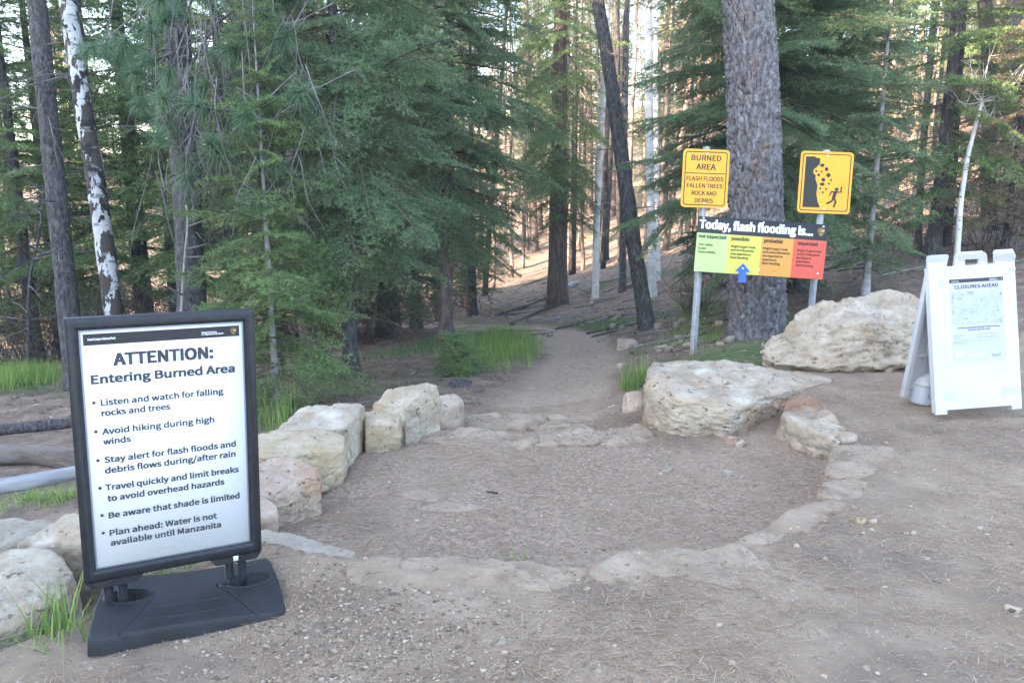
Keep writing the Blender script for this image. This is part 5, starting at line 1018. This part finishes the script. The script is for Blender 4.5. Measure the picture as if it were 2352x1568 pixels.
for k in range(40):
    u, v = (rr.uniform(1170, 1500), rr.uniform(690, 785)) if k < 24 else (rr.uniform(1500, 1680), rr.uniform(730, 810))
    w = rr.uniform(.06, .18); stone(u, v, w, w * .6, 'small rock among the litter on the wooded bank', ['rock_pink', 'rock_grey', 'rock_dust'][k % 3], 'small rocks on the wooded bank', 400 + k, sub=3)
def shrub(p, label, m, n, h, seed, group=None):
    q = np.random.default_rng(seed); e = empty('dead_shrub', p); tag(e, label, 'shrub', group); lm = MB()
    for k in range(n):
        a = q.uniform(0, 6.28); l = h * q.uniform(.35, 1); w_ = q.uniform(.2, 1.3); d = np.array([math.cos(a) * w_, math.sin(a) * w_, 1]) * l; o_ = np.array([math.cos(a * 3), math.sin(a * 3), 0]) * .25 * h * q.random(); d = d + o_; lm.tube([o_ - np.array([0, 0, .03]), o_ + (d - o_) * .5 + q.normal(0, .05 * h, 3), d + q.normal(0, .12 * h, 3)], [.007, .005, .002], 4, False)
        for w in range(3): b = d * q.uniform(.4, .9); lm.tube([b, b + q.normal(0, .16 * h, 3), b + q.normal(0, .22 * h, 3)], [.004, .003, .0015], 3, False)
    lm.build('twigs', M[m], e); return e
shrub(hit(1600, 720), 'dry pale twiggy shrub behind the left steel post', 'grass_dry', 46, .75, 1)
us = [shrub(ground_at(870, 15), 'loose brown bare-twigged undergrowth bush in the fir shade', 'twig_brown', 34, 1.5, 2, 'bare bushes under the firs')]
for k, (u, t) in enumerate([(840, 13), (960, 19), (760, 12.5), (690, 13.5), (1060, 23), (560, 14), (380, 12), (300, 13), (230, 11.5), (40, 13), (120, 15), (20, 11.8), (2080, 15), (2250, 13.8), (2330, 17), (2010, 16), (1660, 15.5)]):
    copy_thing(us[0], ground_at(u, t), k * 1.7, .75 + .1 * (k % 5))
# leafy seedling at the wall, and leafy young shoots among the firs
def leafy(name, label, p, h, n, size, spread, seed):
    q = np.random.default_rng(seed); e = empty(name, p); tag(e, label, 'plant'); st = MB(); V = []
    for k in range(max(1, n // 12)):
        a = q.uniform(0, 6.28); top = np.array([math.cos(a) * spread * q.random(), math.sin(a) * spread * q.random(), h * q.uniform(.6, 1)]); st.tube([(0, 0, -.02), top * .5 + q.normal(0, .01, 3), top], [.004, .003, .0015], 4)
        for j in range(12):
            c = top * q.uniform(.35, 1) + q.normal(0, spread * .25, 3); d = q.normal(size=3); d /= np.linalg.norm(d); r = np.cross(d, q.normal(size=3)); r /= np.linalg.norm(r); V.append([c, c + d * size * .5 + r * size * .35, c + d * size, c + d * size * .5 - r * size * .35])
    st.build('stem', M['twig_brown'], e); V = np.array(V); i = np.arange(len(V))[:, None] * 4; link('leaves', mesh_np('leaves', V.reshape(-1, 3), [i + np.arange(4)]), M['leaf'], e)
leafy('leafy_seedling', 'small leafy green seedling at the foot of the wall', hit(800, 1062), .16, 36, .032, .05, 1)
for k, (u, v, t, lab) in enumerate([(640, 345, 8.9, 'left one high'), (712, 395, 9.0, 'right one high'), (735, 490, 8.9, 'lower one')]):
    p = ground_at(u, t + .6); hh = at(u, v, t + .6)[2] - p[2]; leafy('leafy_sapling', 'slender sapling with yellow-green leaves among the firs, ' + ['left of three', 'right of three with highest leaves', 'lowest of three'][k], p, hh, 150, .05, .35, 5 + k)

# litter of pine needles
rr = np.random.default_rng(91); n = 170000
x = rr.uniform(-2.2, 5.0, n); y = 1.6 + 6.2 * rr.random(n) ** 1.2; dens = 1.7 * perlin(x * 1.2, y * 1.2, 20.0) + 1.1 * perlin(x * 4, y * 4, 21.0) + .35 * smooth(-.05, -.25, ground_all(x, y)[0]) + .12
k = (dens > rr.uniform(-.55, .6, n)) & (np.abs(x) < .75 * y); x, y = x[k], y[k]; n = len(x); z = ground_all(x, y)[0] + rr.uniform(.002, .010, n); a = rr.uniform(0, 6.28, n); l = rr.uniform(.025, .07, n); w = rr.uniform(.0006, .0014, n)
d = np.stack([np.cos(a), np.sin(a), rr.normal(0, .12, n)], 1) * l[:, None] / 2; pr = np.stack([-np.sin(a), np.cos(a), 0 * a], 1) * w[:, None]; c = np.stack([x, y, z], 1); mid = c + pr * rr.normal(0, 2, n)[:, None]
V = np.stack([c - d - pr * .6, c - d + pr * .6, mid + pr, mid - pr, c + d + pr * .5, c + d - pr * .5], 1).reshape(-1, 3); i = np.arange(n)[:, None] * 6
tag(link('needle_litter', mesh_np('needle_litter', V, [np.concatenate([i + np.array([0, 1, 2, 3]), i + np.array([3, 2, 4, 5])])]), M['litter']), 'dry brown pine needles strewn over the dirt', 'litter', kind='stuff')
c0 = on(1835, 935, .04); n = 240; a = rr.uniform(0, 6.28, n); q = .16 * np.sqrt(rr.random(n)); b = np.stack([c0[0] + np.cos(a) * q * 1.2, c0[1] + np.sin(a) * q * .8, rr.uniform(.02, .06, n) + .0], 1); b[:, 2] += .03 * (1 - q / .16)
V, f = blades(b, rr.uniform(.025, .06, n), .0026, rr, 3.2, .2); c = b.mean(0); o = link('needle_bunch', mesh_np('needle_bunch', V - c, [f]), M['litter_orange']); o.location = c; tag(o, 'bunch of orange dead pine needles on the edging stone', 'needles')
# gravel: denser round the black sign
n = 16000; x = rr.uniform(-2.4, 4.6, n); y = 1.55 + 5.4 * rr.random(n) ** 1.4; dn = np.hypot(x + .75, (y - 2.75) * 1.1); k = (rr.random(n) < .16 + .84 * smooth(1.0, .35, dn)) & (np.abs(x) < .75 * y); x, y = x[k], y[k]; xe = rr.normal(-.62, .33, 3800); ye = rr.normal(2.75, .42, 3800); k = (ye > 1.6) & (ye < 3.55); yt = rr.uniform(6.6, 12.5, 2600); xt = np.interp(yt, [6, 7.35, 9, 11.7, 13.3], [.15, .35, .6, 1.05, .9]) + rr.normal(0, .5, 2600); x, y = np.r_[x, xt, xe[k]], np.r_[y, yt, ye[k]]; n = len(x)
V0, F0 = ico(1); sz_ = (.0025 + .0068 * rr.random(n) ** 2.6); sz_ = np.where(np.arange(n) > n - k.sum(), sz_ * 1.15, sz_); Vq = V0[None] * (1 + .28 * rr.normal(size=(n, len(V0)))[..., None]) * sz_[:, None, None] * np.stack([rr.uniform(.8, 1.4, n), rr.uniform(.7, 1.2, n), rr.uniform(.45, .8, n)], 1)[:, None, :]
Vq += np.stack([x, y, ground_all(x, y)[0] + sz_ * .15], 1)[:, None, :]; i = np.arange(n)[:, None, None] * len(V0)
tag(link('gravel', mesh_np('gravel', Vq.reshape(-1, 3), [(F0[None] + i).reshape(-1, 3)]), M['gravel']), 'fine pale gravel over the trailhead dirt', 'gravel', kind='stuff')
# forest-floor litter chips on the slopes
n = 14000; x = rr.uniform(-8, 14, n); y = rr.uniform(7.5, 26, n); zz, br_, _g, _l, _t = ground_all(x, y); k = br_ < .4; x, y, zz = x[k], y[k], zz[k]; n = len(x); a = rr.uniform(0, 6.28, n); l = rr.uniform(.015, .06, n); w = rr.uniform(.006, .018, n)
d = np.stack([np.cos(a), np.sin(a), rr.normal(0, .25, n)], 1) * l[:, None]; pr = np.stack([-np.sin(a), np.cos(a), rr.normal(0, .3, n)], 1) * w[:, None]; c = np.stack([x, y, zz + .02], 1)
V = np.stack([c - d, c + pr, c + d, c - pr], 1).reshape(-1, 3); i = np.arange(n)[:, None] * 4
tag(link('forest_litter', mesh_np('forest_litter', V, [i + np.arange(4)]), M['chips']), 'bark chips and dead leaves on the forest floor', 'litter', kind='stuff')

# thin haze volume added to wash out contrast like a lens veil
hz = MB().box(xs[0] - 2, xs[-1] + 2, ys[0] - 2, ys[-1] + 2, float(gzv.min()) - 1, 50).build('haze', None); hm = bpy.data.materials.new('veil_volume'); hm.use_nodes = True; hn = hm.node_tree
hn.nodes.remove(hn.nodes['Principled BSDF']); pv = hn.nodes.new('ShaderNodeVolumePrincipled'); pv.inputs['Color'].default_value = (.85, .88, .92, 1); pv.inputs['Density'].default_value = .0016; pv.inputs['Anisotropy'].default_value = .2
hn.links.new(pv.outputs[0], hn.nodes['Material Output'].inputs['Volume']); hz.data.materials.append(hm); tag(hz, 'added haze imitating a lens veil between the trees', 'haze', kind='stuff')
